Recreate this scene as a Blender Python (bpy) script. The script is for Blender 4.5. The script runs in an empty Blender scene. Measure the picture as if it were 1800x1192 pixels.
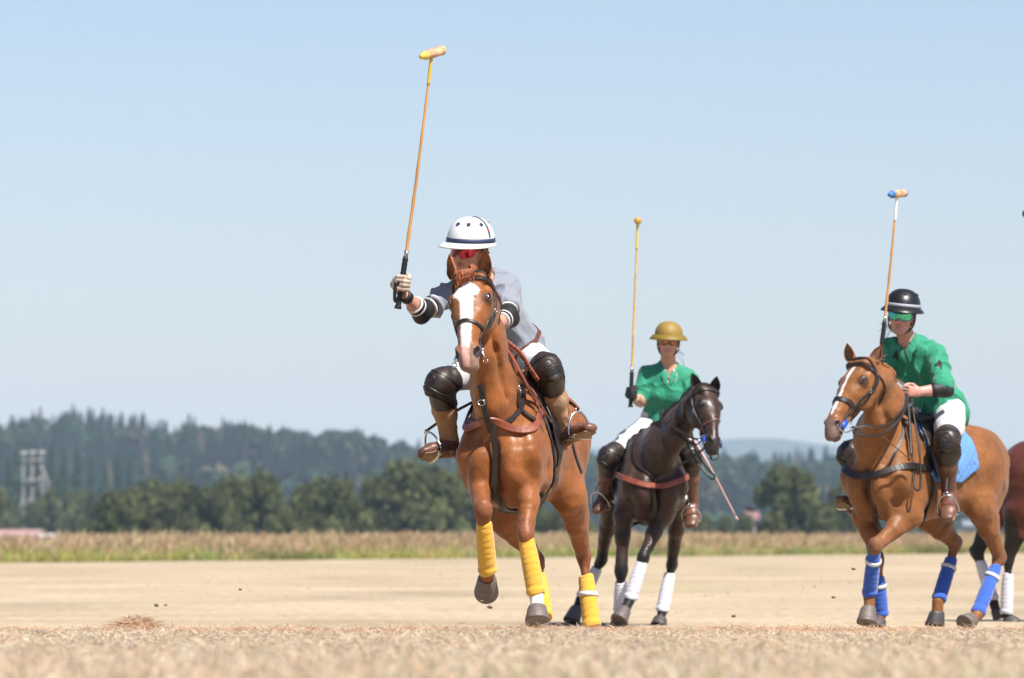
import bpy, math, random
import numpy as np
from mathutils import Vector, Matrix
from mathutils.bvhtree import BVHTree

R = math.radians
C = bpy.context.scene.collection
rng = np.random.default_rng(7)
random.seed(7)

# ------------------------------------------------------------------ camera
CAM_Z, FPX = 0.68, 10000.0
PITCH = math.atan(344 / FPX)
cam_d = bpy.data.cameras.new('camera')
cam = bpy.data.objects.new('camera', cam_d); C.objects.link(cam)
cam.location = (0, 0, CAM_Z)
cam.rotation_euler = (math.pi / 2 + PITCH, 0, 0)
cam_d.sensor_width = 36; cam_d.lens = 200
cam_d.clip_start = 0.5; cam_d.clip_end = 30000
cam_d.dof.use_dof = True
cam_d.dof.focus_distance = 30.6
cam_d.dof.aperture_fstop = 5.6
bpy.context.scene.camera = cam

# ------------------------------------------------------------------ world and sun
SUN = np.array([0.36, -0.44, 0.82]); SUN /= np.linalg.norm(SUN)
SUN_EL = math.asin(SUN[2]); SUN_AZ = math.atan2(SUN[0], SUN[1])
world = bpy.data.worlds.new('World'); bpy.context.scene.world = world
world.use_nodes = True
wt = world.node_tree; wt.nodes.clear()
w_out = wt.nodes.new('ShaderNodeOutputWorld')
w_bg = wt.nodes.new('ShaderNodeBackground'); w_bg.inputs['Strength'].default_value = 0.070
w_sky = wt.nodes.new('ShaderNodeTexSky'); w_sky.sky_type = 'NISHITA'; w_sky.sun_disc = False
w_sky.sun_elevation = SUN_EL; w_sky.sun_rotation = SUN_AZ
w_sky.air_density = 1.0; w_sky.dust_density = 0.6; w_sky.ozone_density = 2.2; w_sky.altitude = 0
w_t = wt.nodes.new('ShaderNodeVectorMath'); w_t.operation = 'MULTIPLY'; w_t.inputs[1].default_value = (.96, .925, 1.02)
wt.links.new(w_sky.outputs[0], w_t.inputs[0]); wt.links.new(w_t.outputs[0], w_bg.inputs['Color'])
wt.links.new(w_bg.outputs[0], w_out.inputs['Surface'])
sun_d = bpy.data.lights.new('sun', 'SUN'); sun_d.energy = 5.0; sun_d.angle = R(0.5)
sun_d.color = (1.0, 0.955, 0.89)
sun = bpy.data.objects.new('sun', sun_d); C.objects.link(sun)
sun.rotation_euler = Vector(SUN).to_track_quat('Z', 'Y').to_euler()
sun.location = (20, -20, 60)
vs = bpy.context.scene.view_settings
vs.view_transform = 'Standard'; vs.look = 'None'; vs.gamma = 1; vs.exposure = 0.90
bpy.context.scene.cycles.volume_bounces = 0
bpy.context.scene.cycles.max_bounces = 5

ALB = 0.84      # overall reflectance trim for this exposure
# ------------------------------------------------------------------ small maths
def A(*v): return np.array(v, dtype=float)
def nrm(v):
    v = np.asarray(v, float); n = np.linalg.norm(v); return v / n if n > 1e-12 else v
def ray(px, py):
    v = (596 - py) / FPX; u = (px - 900) / FPX
    return A(u, math.cos(PITCH) - math.sin(PITCH) * v, math.sin(PITCH) + math.cos(PITCH) * v)
def W(px, py, Y):
    d = ray(px, py); t = Y / d[1]
    return A(d[0] * t, Y, CAM_Z + d[2] * t)
def catmull(pts, n):
    pts = [np.asarray(p, float) for p in pts]
    if len(pts) == 2: return [pts[0] + (pts[1] - pts[0]) * i / n for i in range(n + 1)]
    P = [2 * pts[0] - pts[1]] + pts + [2 * pts[-1] - pts[-2]]
    out = []
    for i in range(1, len(P) - 2):
        for j in range(n):
            t = j / n; a, b, c, d = P[i - 1], P[i], P[i + 1], P[i + 2]
            out.append(0.5 * (2 * b + (c - a) * t + (2 * a - 5 * b + 4 * c - d) * t * t + (3 * b - a - 3 * c + d) * t ** 3))
    out.append(pts[-1]); return out
class Frame:
    """a horizontal frame: f forward, l left, z up"""
    def __init__(s, O, ang):
        s.O = np.asarray(O, float); s.F = A(-math.sin(ang), -math.cos(ang), 0)
        s.L = A(-s.F[1], s.F[0], 0); s.Z = A(0, 0, 1)
    def pt(s, f, l, z): return s.O + s.F * f + s.L * l + s.Z * z
    def f(s, px, py, fw):
        d = ray(px, py); o = A(0, 0, CAM_Z); t = (fw - np.dot(o - s.O, s.F)) / np.dot(d, s.F); return o + d * t
    def l(s, px, py, la):
        d = ray(px, py); o = A(0, 0, CAM_Z); t = (la - np.dot(o - s.O, s.L)) / np.dot(d, s.L); return o + d * t
    def loc(s, p):
        q = np.asarray(p) - s.O; return q @ np.stack([s.F, s.L, s.Z], 1)

# ------------------------------------------------------------------ objects
def new_obj(name, me, mats, parent):
    o = bpy.data.objects.new(name, me)
    for m in (mats if isinstance(mats, (list, tuple)) else [mats]): me.materials.append(m)
    C.objects.link(o)
    if parent is not None: o.parent = parent
    return o
def base_of(parent):
    b = np.zeros(3)
    while parent is not None:
        b = b + np.array(parent.location); parent = parent.parent
    return b
def mesh(name, V, Fc, mats, parent=None, smooth=True, col=None, origin=None, mi=None):
    """world-space vertices -> one mesh object under parent"""
    V = np.asarray(V, float)
    off = base_of(parent) if parent is not None else np.zeros(3)
    o_at = np.zeros(3)
    if origin is not None: o_at = np.asarray(origin, float) - off; V = V - np.asarray(origin, float)
    else: V = V - off
    me = bpy.data.meshes.new(name)
    if isinstance(Fc, np.ndarray):
        n, k = Fc.shape
        me.vertices.add(len(V)); me.vertices.foreach_set('co', V.astype(np.float32).ravel())
        me.loops.add(n * k); me.loops.foreach_set('vertex_index', Fc.astype(np.int32).ravel())
        me.polygons.add(n); me.polygons.foreach_set('loop_start', np.arange(0, n * k, k, dtype=np.int32))
        me.polygons.foreach_set('loop_total', np.full(n, k, dtype=np.int32))
        me.update(calc_edges=True); me.validate()
    else:
        me.from_pydata(V.tolist(), [], [list(f) for f in Fc]); me.update()
    me.polygons.foreach_set('use_smooth', np.full(len(me.polygons), smooth))
    if mi is not None: me.polygons.foreach_set('material_index', np.asarray(mi, dtype=np.int32))
    if col is not None:
        ca = me.color_attributes.new('Col', 'FLOAT_COLOR', 'POINT')
        c4 = np.ones((len(V), 4), np.float32); c4[:, :3] = np.asarray(col) * ALB
        ca.data.foreach_set('color', c4.ravel())
    o = new_obj(name, me, mats, parent)
    o.location = o_at
    return o
def empty(name, loc, label=None, cat=None, group=None, parent=None):
    o = bpy.data.objects.new(name, None); C.objects.link(o); o.location = loc
    o.empty_display_size = 0.2
    if label: o['label'] = label
    if cat: o['category'] = cat
    if group: o['group'] = group
    return o
def tag(o, label=None, cat=None, group=None, kind=None):
    for k, v in (('label', label), ('category', cat), ('group', group), ('kind', kind)):
        if v: o[k] = v
    return o

class MB:
    """collects quads / tris in world space"""
    def __init__(s): s.V = []; s.F = []; s.M = []
    def add(s, V, F, m=0):
        b = len(s.V); s.V += [tuple(v) for v in V]; s.F += [tuple(i + b for i in f) for f in F]; s.M += [m] * len(F); return s
    def build(s, name, mats, parent=None, smooth=True, origin=None):
        return mesh(name, s.V, s.F, mats, parent, smooth, origin=origin, mi=s.M)
def box(c, ax, hs):
    c = np.asarray(c, float); ax = [np.asarray(a, float) for a in ax]
    V = [c + ax[0] * hs[0] * i + ax[1] * hs[1] * j + ax[2] * hs[2] * k for i in (-1, 1) for j in (-1, 1) for k in (-1, 1)]
    return V, [(0, 1, 3, 2), (4, 6, 7, 5), (0, 4, 5, 1), (2, 3, 7, 6), (0, 2, 6, 4), (1, 5, 7, 3)]
def perp(t, hint):
    t = nrm(t); h = np.asarray(hint, float) - np.dot(hint, t) * t
    if np.linalg.norm(h) < 1e-6: h = np.cross(t, A(0.3, 0.5, 0.8))
    return nrm(h)
def tube(pts, rad, n=10, hint=(0, 0, 1), caps=True, flat=1.0, closed=False):
    """round or oval tube; rad scalar / list of r or (r_u, r_v); u follows hint"""
    pts = [np.asarray(p, float) for p in pts]; m = len(pts); V = []; F = []
    for i, p in enumerate(pts):
        if closed: t = pts[(i + 1) % m] - pts[i - 1]
        else: t = pts[min(i + 1, m - 1)] - pts[max(i - 1, 0)]
        hh = hint[i] if isinstance(hint, list) else hint
        u = perp(t, hh); v = np.cross(nrm(t), u)
        r = rad[i] if isinstance(rad, (list, np.ndarray)) else rad
        ru, rv = (r if isinstance(r, (tuple, list)) else (r, r * flat))
        for j in range(n):
            a = 2 * math.pi * j / n
            V.append(p + u * ru * math.cos(a) + v * rv * math.sin(a))
    for i in range(m if closed else m - 1):
        for j in range(n):
            a = i * n + j; b = i * n + (j + 1) % n; c = ((i + 1) % m) * n + (j + 1) % n; d = ((i + 1) % m) * n + j
            F.append((a, b, c, d))
    if caps and not closed:
        F.append(tuple(range(n))[::-1]); F.append(tuple((m - 1) * n + j for j in range(n)))
    return V, F
def ribbon(pts, nor, width, thick, closed=False, taper=None):
    """flat strap: nor = list of surface normals"""
    m = len(pts); V = []; F = []
    for i in range(m):
        p = np.asarray(pts[i], float)
        if closed: t = np.asarray(pts[(i + 1) % m]) - np.asarray(pts[i - 1])
        else: t = np.asarray(pts[min(i + 1, m - 1)]) - np.asarray(pts[max(i - 1, 0)])
        t = nrm(t); n_ = perp(t, nor[i]); s = np.cross(t, n_)
        w = width / 2 * (taper[i] if taper is not None else 1)
        for a, b in ((-1, 0), (-.8, 1), (.8, 1), (1, 0)): V.append(p + s * w * a + n_ * thick * b)
    for i in range(m if closed else m - 1):
        for j in range(4):
            F.append((i * 4 + j, i * 4 + (j + 1) % 4, ((i + 1) % m) * 4 + (j + 1) % 4, ((i + 1) % m) * 4 + j))
    if not closed: F.append((0, 1, 2, 3)); F.append(tuple((m - 1) * 4 + j for j in (3, 2, 1, 0)))
    return V, F
def torus(c, u, v, ru, rv, r, n=24, m=6, a0=0, a1=2 * math.pi):
    full = abs(a1 - a0 - 2 * math.pi) < 1e-6
    pts = [np.asarray(c) + np.asarray(u) * ru * math.cos(a) + np.asarray(v) * rv * math.sin(a)
           for a in np.linspace(a0, a1, n, endpoint=not full)]
    return tube(pts, r, m, hint=tuple(np.cross(u, v)), closed=full)
def grid_faces(nu, nv, wrap=False):
    F = []
    for i in range(nu - 1):
        for j in range(nv if wrap else nv - 1):
            F.append((i * nv + j, i * nv + (j + 1) % nv, (i + 1) * nv + (j + 1) % nv, (i + 1) * nv + j))
    return F

# ------------------------------------------------------------------ blended solids (distance field -> one continuous mesh)
class Solid:
    def __init__(s): s.P = []
    def seg(s, a, b, wa, wb=None, ha=None, hb=None, u=None, k=.03, op='+'):
        a = np.asarray(a, float); b = np.asarray(b, float)
        wb = wa if wb is None else wb; ha = wa if ha is None else ha; hb = wb if hb is None else hb
        if ha is wa and hb is None: hb = wb
        s.P.append(('s', a, b, wa, wb, ha, hb, np.asarray(u if u is not None else (0.31, 0.2, 0.93), float), k, op)); return s
    def cone(s, a, b, ra, rb, k=.03, op='+'): return s.seg(a, b, ra, rb, ra, rb, None, k, op)
    def ell(s, c, r, ax=None, k=.03, op='+'):
        ax = np.eye(3) if ax is None else np.stack([nrm(x) for x in ax])
        s.P.append(('e', np.asarray(c, float), np.asarray(r, float), ax, k, op)); return s
    def bounds(s, p):
        if p[0] == 's':
            r = max(p[3:7]); return np.minimum(p[1], p[2]) - r, np.maximum(p[1], p[2]) + r
        e = np.sqrt(((p[3] * p[2][:, None]) ** 2).sum(0)); return p[1] - e, p[1] + e
    def build(s, h, grow=0.0, smooth=2):
        bs = [s.bounds(p) for p in s.P if p[-1] == '+']
        lo = np.min([b[0] for b in bs], 0) - 4 * h - grow; hi = np.max([b[1] for b in bs], 0) + 4 * h + grow
        N = np.ceil((hi - lo) / h).astype(int) + 1
        G = np.full(N, 0.5, np.float32)
        ax = [lo[i] + h * np.arange(N[i]) for i in range(3)]
        for p in s.P:
            k = p[-2]; op = p[-1]
            b0, b1 = s.bounds(p); mgn = k + 2.5 * h + abs(grow)
            i0 = np.clip(np.floor((b0 - mgn - lo) / h).astype(int), 0, N - 1); i1 = np.clip(np.ceil((b1 + mgn - lo) / h).astype(int) + 1, 1, N)
            if np.any(i1 <= i0): continue
            sl = tuple(slice(i0[i], i1[i]) for i in range(3))
            X = ax[0][sl[0]].astype(np.float32)[:, None, None]; Y = ax[1][sl[1]].astype(np.float32)[None, :, None]; Z = ax[2][sl[2]].astype(np.float32)[None, None, :]
            if p[0] == 's':
                _, a, b, wa, wb, ha, hb, u, k, op = p
                ab = b - a; L = float(np.linalg.norm(ab)); t = ab / max(L, 1e-9)
                uu = perp(t, u).astype(np.float32); vv = np.cross(t, uu).astype(np.float32); t = t.astype(np.float32); a = a.astype(np.float32)
                dx, dy, dz = X - a[0], Y - a[1], Z - a[2]
                q = dx * t[0] + dy * t[1] + dz * t[2]
                m = np.clip(q / max(L, 1e-9), 0, 1)
                w = (wa + (wb - wa) * m).astype(np.float32) + grow; hh = (ha + (hb - ha) * m).astype(np.float32) + grow
                e = q - m * L
                du = dx * uu[0] + dy * uu[1] + dz * uu[2]; dv = dx * vv[0] + dy * vv[1] + dz * vv[2]
                mm = np.minimum(w, hh)
                k0 = np.sqrt((du / w) ** 2 + (dv / hh) ** 2 + (e / mm) ** 2) + 1e-6
                k1 = np.sqrt((du / w ** 2) ** 2 + (dv / hh ** 2) ** 2 + (e / mm ** 2) ** 2) + 1e-6
                D = k0 * (k0 - 1) / k1
            else:
                _, c, r, Ax, k, op = p
                r = r + grow
                dx, dy, dz = X - c[0], Y - c[1], Z - c[2]
                k0 = 0; k1 = 0
                for i in range(3):
                    q = dx * Ax[i][0] + dy * Ax[i][1] + dz * Ax[i][2]
                    k0 = k0 + (q / r[i]) ** 2; k1 = k1 + (q / r[i] ** 2) ** 2
                k0 = np.sqrt(k0) + 1e-6; k1 = np.sqrt(k1) + 1e-6
                D = k0 * (k0 - 1) / k1
            D = D.astype(np.float32); g = G[sl]
            if op == '+':
                hk = np.maximum(k - np.abs(g - D), 0) / max(k, 1e-6)
                G[sl] = np.minimum(g, D) - hk * hk * k * 0.25
            else:
                D = -D; hk = np.maximum(k - np.abs(g - D), 0) / max(k, 1e-6)
                G[sl] = np.maximum(g, D) + hk * hk * k * 0.25
        ins = G < 0
        n0, n1, n2 = N - 1
        c = np.zeros((n0, n1, n2), np.uint8)
        offs = [(i, j, l) for i in (0, 1) for j in (0, 1) for l in (0, 1)]
        for o in offs: c += ins[o[0]:o[0] + n0, o[1]:o[1] + n1, o[2]:o[2] + n2]
        act = np.argwhere((c > 0) & (c < 8))
        val = np.stack([G[act[:, 0] + o[0], act[:, 1] + o[1], act[:, 2] + o[2]] for o in offs], 1)
        acc = np.zeros((len(act), 3)); cnt = np.zeros(len(act))
        for a in range(8):
            for b in range(a + 1, 8):
                d = np.array(offs[b]) - np.array(offs[a])
                if np.abs(d).sum() != 1: continue
                va, vb = val[:, a], val[:, b]; cr = (va < 0) != (vb < 0)
                t = np.where(cr, va / np.where(cr, va - vb, 1), 0)
                acc += np.where(cr[:, None], np.array(offs[a]) + d * t[:, None], 0); cnt += cr
        V = lo + h * (act + acc / cnt[:, None])
        idx = np.full((n0, n1, n2), -1, np.int32); idx[act[:, 0], act[:, 1], act[:, 2]] = np.arange(len(act))
        Q = []
        for d in range(3):
            sa = [slice(None)] * 3; sb = [slice(None)] * 3; sa[d] = slice(0, N[d] - 1); sb[d] = slice(1, N[d])
            e = ins[tuple(sa)] != ins[tuple(sb)]
            E = np.argwhere(e); E = E[np.all((E > 0) & (E < (N - 1)), 1)]
            d1, d2 = (d + 1) % 3, (d + 2) % 3
            o1 = np.zeros(3, int); o1[d1] = 1; o2 = np.zeros(3, int); o2[d2] = 1
            q = np.stack([idx[tuple((E - o1 - o2).T)], idx[tuple((E - o2).T)], idx[tuple(E.T)], idx[tuple((E - o1).T)]], 1)
            fl = ~ins[tuple(E.T)]
            q[fl] = q[fl][:, ::-1]
            Q.append(q)
        Q = np.concatenate(Q); Q = Q[np.all(Q >= 0, 1)]
        for it in range(smooth):
            e = np.concatenate([Q[:, [0, 1]], Q[:, [1, 2]], Q[:, [2, 3]], Q[:, [3, 0]]])
            S = np.zeros_like(V); n = np.zeros(len(V))
            for ax_ in range(3): S[:, ax_] = np.bincount(e[:, 0], V[e[:, 1], ax_], len(V)) + np.bincount(e[:, 1], V[e[:, 0], ax_], len(V))
            n = np.bincount(e[:, 0], minlength=len(V)) + np.bincount(e[:, 1], minlength=len(V))
            T = S / np.maximum(n, 1)[:, None]
            V = V + (T - V) * (0.55 if it % 2 == 0 else -0.35 if smooth > 2 else 0.3)
        return V, Q
def bvh_of(V, Q): return BVHTree.FromPolygons([tuple(v) for v in V], [tuple(int(i) for i in q) for q in Q])
def snap(bvh, p, off=0.0):
    l, n, i, d = bvh.find_nearest(Vector(p))
    n = np.array(n); return np.array(l) + n * off, n
def strap(name, ctrl, width, thick, bvh, mt, parent, off=0.002, closed=False, n=8, smooth_it=2, taper=None):
    cp = catmull(list(ctrl) + ([ctrl[0]] if closed else []), n)
    if closed: cp = cp[:-1]
    P = []; Nn = []
    for p in cp:
        q, nn = snap(bvh, p, off); P.append(q); Nn.append(nn)
    P = np.array(P); Nn = np.array(Nn)
    for _ in range(smooth_it):
        for Xx in (P, Nn):
            Y = Xx.copy()
            if closed: Y[:] = .5 * Xx + .25 * np.roll(Xx, 1, 0) + .25 * np.roll(Xx, -1, 0)
            else: Y[1:-1] = .5 * Xx[1:-1] + .25 * Xx[:-2] + .25 * Xx[2:]
            Xx[:] = Y
    if taper is not None: taper = np.interp(np.linspace(0, 1, len(P)), np.linspace(0, 1, len(taper)), taper)
    V, F = ribbon(P, Nn, width, thick, closed, taper)
    return mesh(name, V, F, mt, parent, smooth=False)

# ------------------------------------------------------------------ materials
MATS = {}
def mat(name, col=(.5, .5, .5), rough=.6, bump=0, bscale=60, var=0.0, vscale=8, metal=0, attr=False, sheen=0, spec=.5,
        coat=0, stretch=(1, 1, 1), hue2=None, detail=4, trans=0):
    if name in MATS: return MATS[name]
    col = tuple(v * ALB for v in col); hue2 = tuple(v * ALB for v in hue2) if hue2 is not None else None
    m = bpy.data.materials.new(name); m.use_nodes = True; nt = m.node_tree; N = nt.nodes; L = nt.links
    b = N['Principled BSDF']
    b.inputs['Roughness'].default_value = rough; b.inputs['Metallic'].default_value = metal
    b.inputs['Specular IOR Level'].default_value = spec; b.inputs['Sheen Weight'].default_value = sheen
    b.inputs['Coat Weight'].default_value = coat
    tc = N.new('ShaderNodeTexCoord'); mp = N.new('ShaderNodeMapping'); mp.inputs['Scale'].default_value = stretch
    L.new(tc.outputs['Object'], mp.inputs['Vector'])
    src = None
    if attr:
        at = N.new('ShaderNodeAttribute'); at.attribute_name = 'Col'; src = at.outputs['Color']
    if var > 0 or hue2 is not None:
        no = N.new('ShaderNodeTexNoise'); no.inputs['Scale'].default_value = vscale; no.inputs['Detail'].default_value = detail
        L.new(mp.outputs[0], no.inputs['Vector'])
        if hue2 is not None:
            rp = N.new('ShaderNodeMapRange'); rp.inputs['From Min'].default_value = .35; rp.inputs['From Max'].default_value = .65
            L.new(no.outputs['Fac'], rp.inputs['Value'])
            mx = N.new('ShaderNodeMix'); mx.data_type = 'RGBA'
            mx.inputs['A'].default_value = (*col, 1); mx.inputs['B'].default_value = (*hue2, 1)
            L.new(rp.outputs['Result'], mx.inputs['Factor']); src = mx.outputs['Result']
        if var > 0:
            mr = N.new('ShaderNodeMapRange'); mr.inputs['From Min'].default_value = .3; mr.inputs['From Max'].default_value = .7
            mr.inputs['To Min'].default_value = 1 - var; mr.inputs['To Max'].default_value = 1 + var
            L.new(no.outputs['Fac'], mr.inputs['Value'])
            vm = N.new('ShaderNodeVectorMath'); vm.operation = 'SCALE'
            if src is None: vm.inputs[0].default_value = col
            else: L.new(src, vm.inputs[0])
            L.new(mr.outputs['Result'], vm.inputs['Scale']); src = vm.outputs[0]
    if src is None: b.inputs['Base Color'].default_value = (*col, 1)
    else: L.new(src, b.inputs['Base Color'])
    if bump > 0:
        n2 = N.new('ShaderNodeTexNoise'); n2.inputs['Scale'].default_value = bscale; n2.inputs['Detail'].default_value = 5
        L.new(mp.outputs[0], n2.inputs['Vector'])
        bp = N.new('ShaderNodeBump'); bp.inputs['Strength'].default_value = bump; bp.inputs['Distance'].default_value = .01
        L.new(n2.outputs['Fac'], bp.inputs['Height']); L.new(bp.outputs[0], b.inputs['Normal'])
    if trans > 0: b.inputs['Transmission Weight'].default_value = trans
    MATS[name] = m; return m
def coat_mat(name, gloss=.42):
    """horse coat: painted markings + fine hair grain + skin veins"""
    if name in MATS: return MATS[name]
    m = mat(name, rough=gloss, attr=True, var=.20, vscale=7, detail=8, sheen=.05, spec=.24)
    nt = m.node_tree; N = nt.nodes; L = nt.links; b = N['Principled BSDF']
    tc = N.new('ShaderNodeTexCoord')
    def nz(sc, det, st=(1, 1, 1), dist=0):
        mp = N.new('ShaderNodeMapping'); mp.inputs['Scale'].default_value = st; L.new(tc.outputs['Object'], mp.inputs[0])
        n = N.new('ShaderNodeTexNoise'); n.inputs['Scale'].default_value = sc; n.inputs['Detail'].default_value = det; n.inputs['Distortion'].default_value = dist
        L.new(mp.outputs[0], n.inputs[0]); return n.outputs['Fac']
    # fine hair flecks in the colour
    fl = N.new('ShaderNodeMapRange'); fl.inputs['From Min'].default_value = .3; fl.inputs['From Max'].default_value = .7; fl.inputs['To Min'].default_value = .84; fl.inputs['To Max'].default_value = 1.16
    L.new(nz(85, 4, (1, 1, .45)), fl.inputs['Value']); vm = N.new('ShaderNodeVectorMath'); vm.operation = 'SCALE'
    L.new(b.inputs['Base Color'].links[0].from_socket, vm.inputs[0]); L.new(fl.outputs['Result'], vm.inputs['Scale']); L.new(vm.outputs[0], b.inputs['Base Color'])
    rr = N.new('ShaderNodeMapRange'); rr.inputs['From Min'].default_value = .35; rr.inputs['From Max'].default_value = .65; rr.inputs['To Min'].default_value = gloss - .08; rr.inputs['To Max'].default_value = gloss + .22
    L.new(nz(9, 5), rr.inputs['Value']); L.new(rr.outputs['Result'], b.inputs['Roughness'])
    # veins and skin over muscle
    h1 = nz(15, 6, (1, 1, .7), 1.2); b1 = N.new('ShaderNodeBump'); b1.inputs['Strength'].default_value = .45; b1.inputs['Distance'].default_value = .009; L.new(h1, b1.inputs['Height'])
    b2 = N.new('ShaderNodeBump'); b2.inputs['Strength'].default_value = .35; b2.inputs['Distance'].default_value = .003; L.new(nz(120, 3, (1, 1, .4)), b2.inputs['Height']); L.new(b1.outputs[0], b2.inputs['Normal'])
    L.new(b2.outputs[0], b.inputs['Normal'])
    return m
leather_dk = mat('dark_leather', (.014, .008, .006), .5, .10, 120, .3, 12)
leather_bk = mat('black_leather', (.006, .0055, .0055), .5, .10, 120, .3, 12)
leather_br = mat('brown_leather', (.11, .038, .02), .45, .25, 80, .35, 14)
leather_rd = mat('red_brown_leather', (.24, .06, .03), .5, .2, 80, .3, 14)
guard_m = mat('guard_leather', (.032, .020, .016), .40, .12, 90, .35, 14)
boot_br = mat('boot_leather', (.135, .056, .034), .42, .15, 60, .4, 16)
suede = mat('tan_suede', (.44, .27, .15), .85, .3, 30, .2, 9, hue2=(.27, .135, .06))
steel = mat('polished_steel', (.62, .62, .64), .22, metal=1)
brass = mat('brass_buckle', (.55, .4, .15), .3, metal=1)
white_cloth = mat('white_breeches', (.62, .61, .63), .8, .5, 16, .05, 6, sheen=.2)
skin_m = mat('skin', (.5, .26, .175), .55, .15, 60, .10, 20, attr=False)
sole_m = mat('boot_sole', (.26, .17, .10), .8, .3, 40, .3, 20)
bone_m = mat('cane', (.55, .27, .085), .45, .1, 60, .22, 18, stretch=(1, 1, .15))
eye_m = mat('dark_eye', (.01, .006, .005), .08, coat=1)
black_m = mat('black_rubber', (.006, .006, .0065), .6, .2, 60)
# ------------------------------------------------------------------ ground
def noise2(x, y, sc, seed=0):
    """cheap smooth value noise, vectorised"""
    x = np.asarray(x, float) / sc; y = np.asarray(y, float) / sc
    xi = np.floor(x).astype(np.int64); yi = np.floor(y).astype(np.int64); fx = x - xi; fy = y - yi
    fx = fx * fx * (3 - 2 * fx); fy = fy * fy * (3 - 2 * fy)
    def h(a, b):
        n = (a * 374761393 + b * 668265263 + seed * 69069) & 0x7fffffff
        n = ((n ^ (n >> 13)) * 1274126177) & 0x7fffffff
        return ((n ^ (n >> 16)) & 0xffff) / 65535.0
    return (h(xi, yi) * (1 - fx) + h(xi + 1, yi) * fx) * (1 - fy) + (h(xi, yi + 1) * (1 - fx) + h(xi + 1, yi + 1) * fx) * fy
def gz(x, y):
    x = np.asarray(x, float); y = np.asarray(y, float)
    base = np.interp(y, [-50, 8, 12, 16, 22, 26, 28.3, 28.9, 30.0, 34, 200, 230, 420, 12000],
                     [.40, .375, .35, .31,   .235, .198, .166, .156, .05, 0, 0, 0, -4, -4])
    near = np.clip((60 - y) / 30, 0, 1)
    b = (noise2(x, y, .55, 3) - .5) * .016 + (noise2(x, y, .16, 5) - .5) * .010
    mound = .045 * np.exp(-(((x + 1.88) / .13) ** 2 + ((y - 28.45) / .2) ** 2))
    return base + b * near + mound
def edge_y(x): return np.clip(165.7 + 2.43 * np.asarray(x, float), 110, 260)

ys = np.concatenate([np.arange(-6, 12, 1.5), np.arange(12, 27, .16), np.arange(27, 31, .05), np.arange(31, 60, .3), np.arange(60, 240, 2.5),
                     np.geomspace(240, 12000, 60)])
xs = np.concatenate([-np.geomspace(8, 4000, 40)[::-1], np.arange(-7.8, 7.8, .1), np.geomspace(8, 4000, 40)])
XX, YY = np.meshgrid(xs, ys); ZZ = gz(XX, YY)
V = np.stack([XX.ravel(), YY.ravel(), ZZ.ravel()], 1)
nx = len(xs); ny = len(ys)
ii, jj = np.meshgrid(np.arange(ny - 1), np.arange(nx - 1), indexing='ij')
Q = np.stack([ii * nx + jj, ii * nx + jj + 1, (ii + 1) * nx + jj + 1, (ii + 1) * nx + jj], -1).reshape(-1, 4)

gm = bpy.data.materials.new('mown_field'); gm.use_nodes = True
nt = gm.node_tree; N = nt.nodes; L = nt.links; b = N['Principled BSDF']; b.inputs['Roughness'].default_value = .95
b.inputs['Specular IOR Level'].default_value = .15
tc = N.new('ShaderNodeTexCoord')
def gnoise(scale, st, det=4):
    mp = N.new('ShaderNodeMapping'); mp.inputs['Scale'].default_value = st; L.new(tc.outputs['Object'], mp.inputs[0])
    n = N.new('ShaderNodeTexNoise'); n.inputs['Scale'].default_value = scale; n.inputs['Detail'].default_value = det
    L.new(mp.outputs[0], n.inputs[0]); return n.outputs['Fac']
def ramp(src, stops):
    r = N.new('ShaderNodeValToRGB'); e = r.color_ramp.elements
    while len(e) < len(stops): e.new(.5)
    for q, (p, c) in zip(e, stops): q.position = p; q.color = (*[v * ALB for v in c], 1)
    L.new(src, r.inputs[0]); return r.outputs[0]
def mix(f, a, b_):
    m = N.new('ShaderNodeMix'); m.data_type = 'RGBA'; L.new(a, m.inputs['A']); L.new(b_, m.inputs['B'])
    if isinstance(f, float): m.inputs['Factor'].default_value = f
    else: L.new(f, m.inputs['Factor'])
    return m.outputs['Result']
big = ramp(gnoise(.09, (.25, .30, 1)), [(.33, (.36, .275, .18)), (.5, (.42, .335, .235)), (.62, (.47, .385, .28))])
fine = ramp(gnoise(6, (1, .35, 1), 6), [(.3, (.32, .24, .155)), (.52, (.43, .345, .24)), (.72, (.50, .42, .31))])
fieldc = mix(.45, big, fine)
swath = ramp(gnoise(.5, (.10, .75, 1), 5), [(.42, (.36, .27, .17)), (.56, (.49, .405, .30))])
fieldc = mix(.34, fieldc, swath)
spk = ramp(gnoise(9, (1, .22, 1), 8), [(.34, (.30, .22, .14)), (.5, (.44, .35, .245)), (.66, (.56, .48, .36))])
fieldc = mix(.35, fieldc, spk)
grn = ramp(gnoise(.16, (.5, .12, 1), 3), [(.56, (0, 0, 0)), (.72, (.35, .35, .35))])
gcol = N.new('ShaderNodeRGB'); gcol.outputs[0].default_value = (.30, .33, .13, 1)
fieldc = mix(grn, fieldc, gcol.outputs[0])
meadow = ramp(gnoise(.05, (1, .3, 1)), [(.35, (.10, .15, .045)), (.6, (.22, .26, .09))])
sep = N.new('ShaderNodeSeparateXYZ'); L.new(tc.outputs['Object'], sep.inputs[0])
ma = N.new('ShaderNodeMath'); ma.operation = 'MULTIPLY_ADD'; ma.inputs[1].default_value = -2.43; ma.inputs[2].default_value = -165.7
L.new(sep.outputs['X'], ma.inputs[0])
mb = N.new('ShaderNodeMath'); mb.operation = 'ADD'; L.new(ma.outputs[0], mb.inputs[0]); L.new(sep.outputs['Y'], mb.inputs[1])
mc = N.new('ShaderNodeMapRange'); mc.inputs['From Min'].default_value = -1; mc.inputs['From Max'].default_value = 3; L.new(mb.outputs[0], mc.inputs['Value'])
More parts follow.
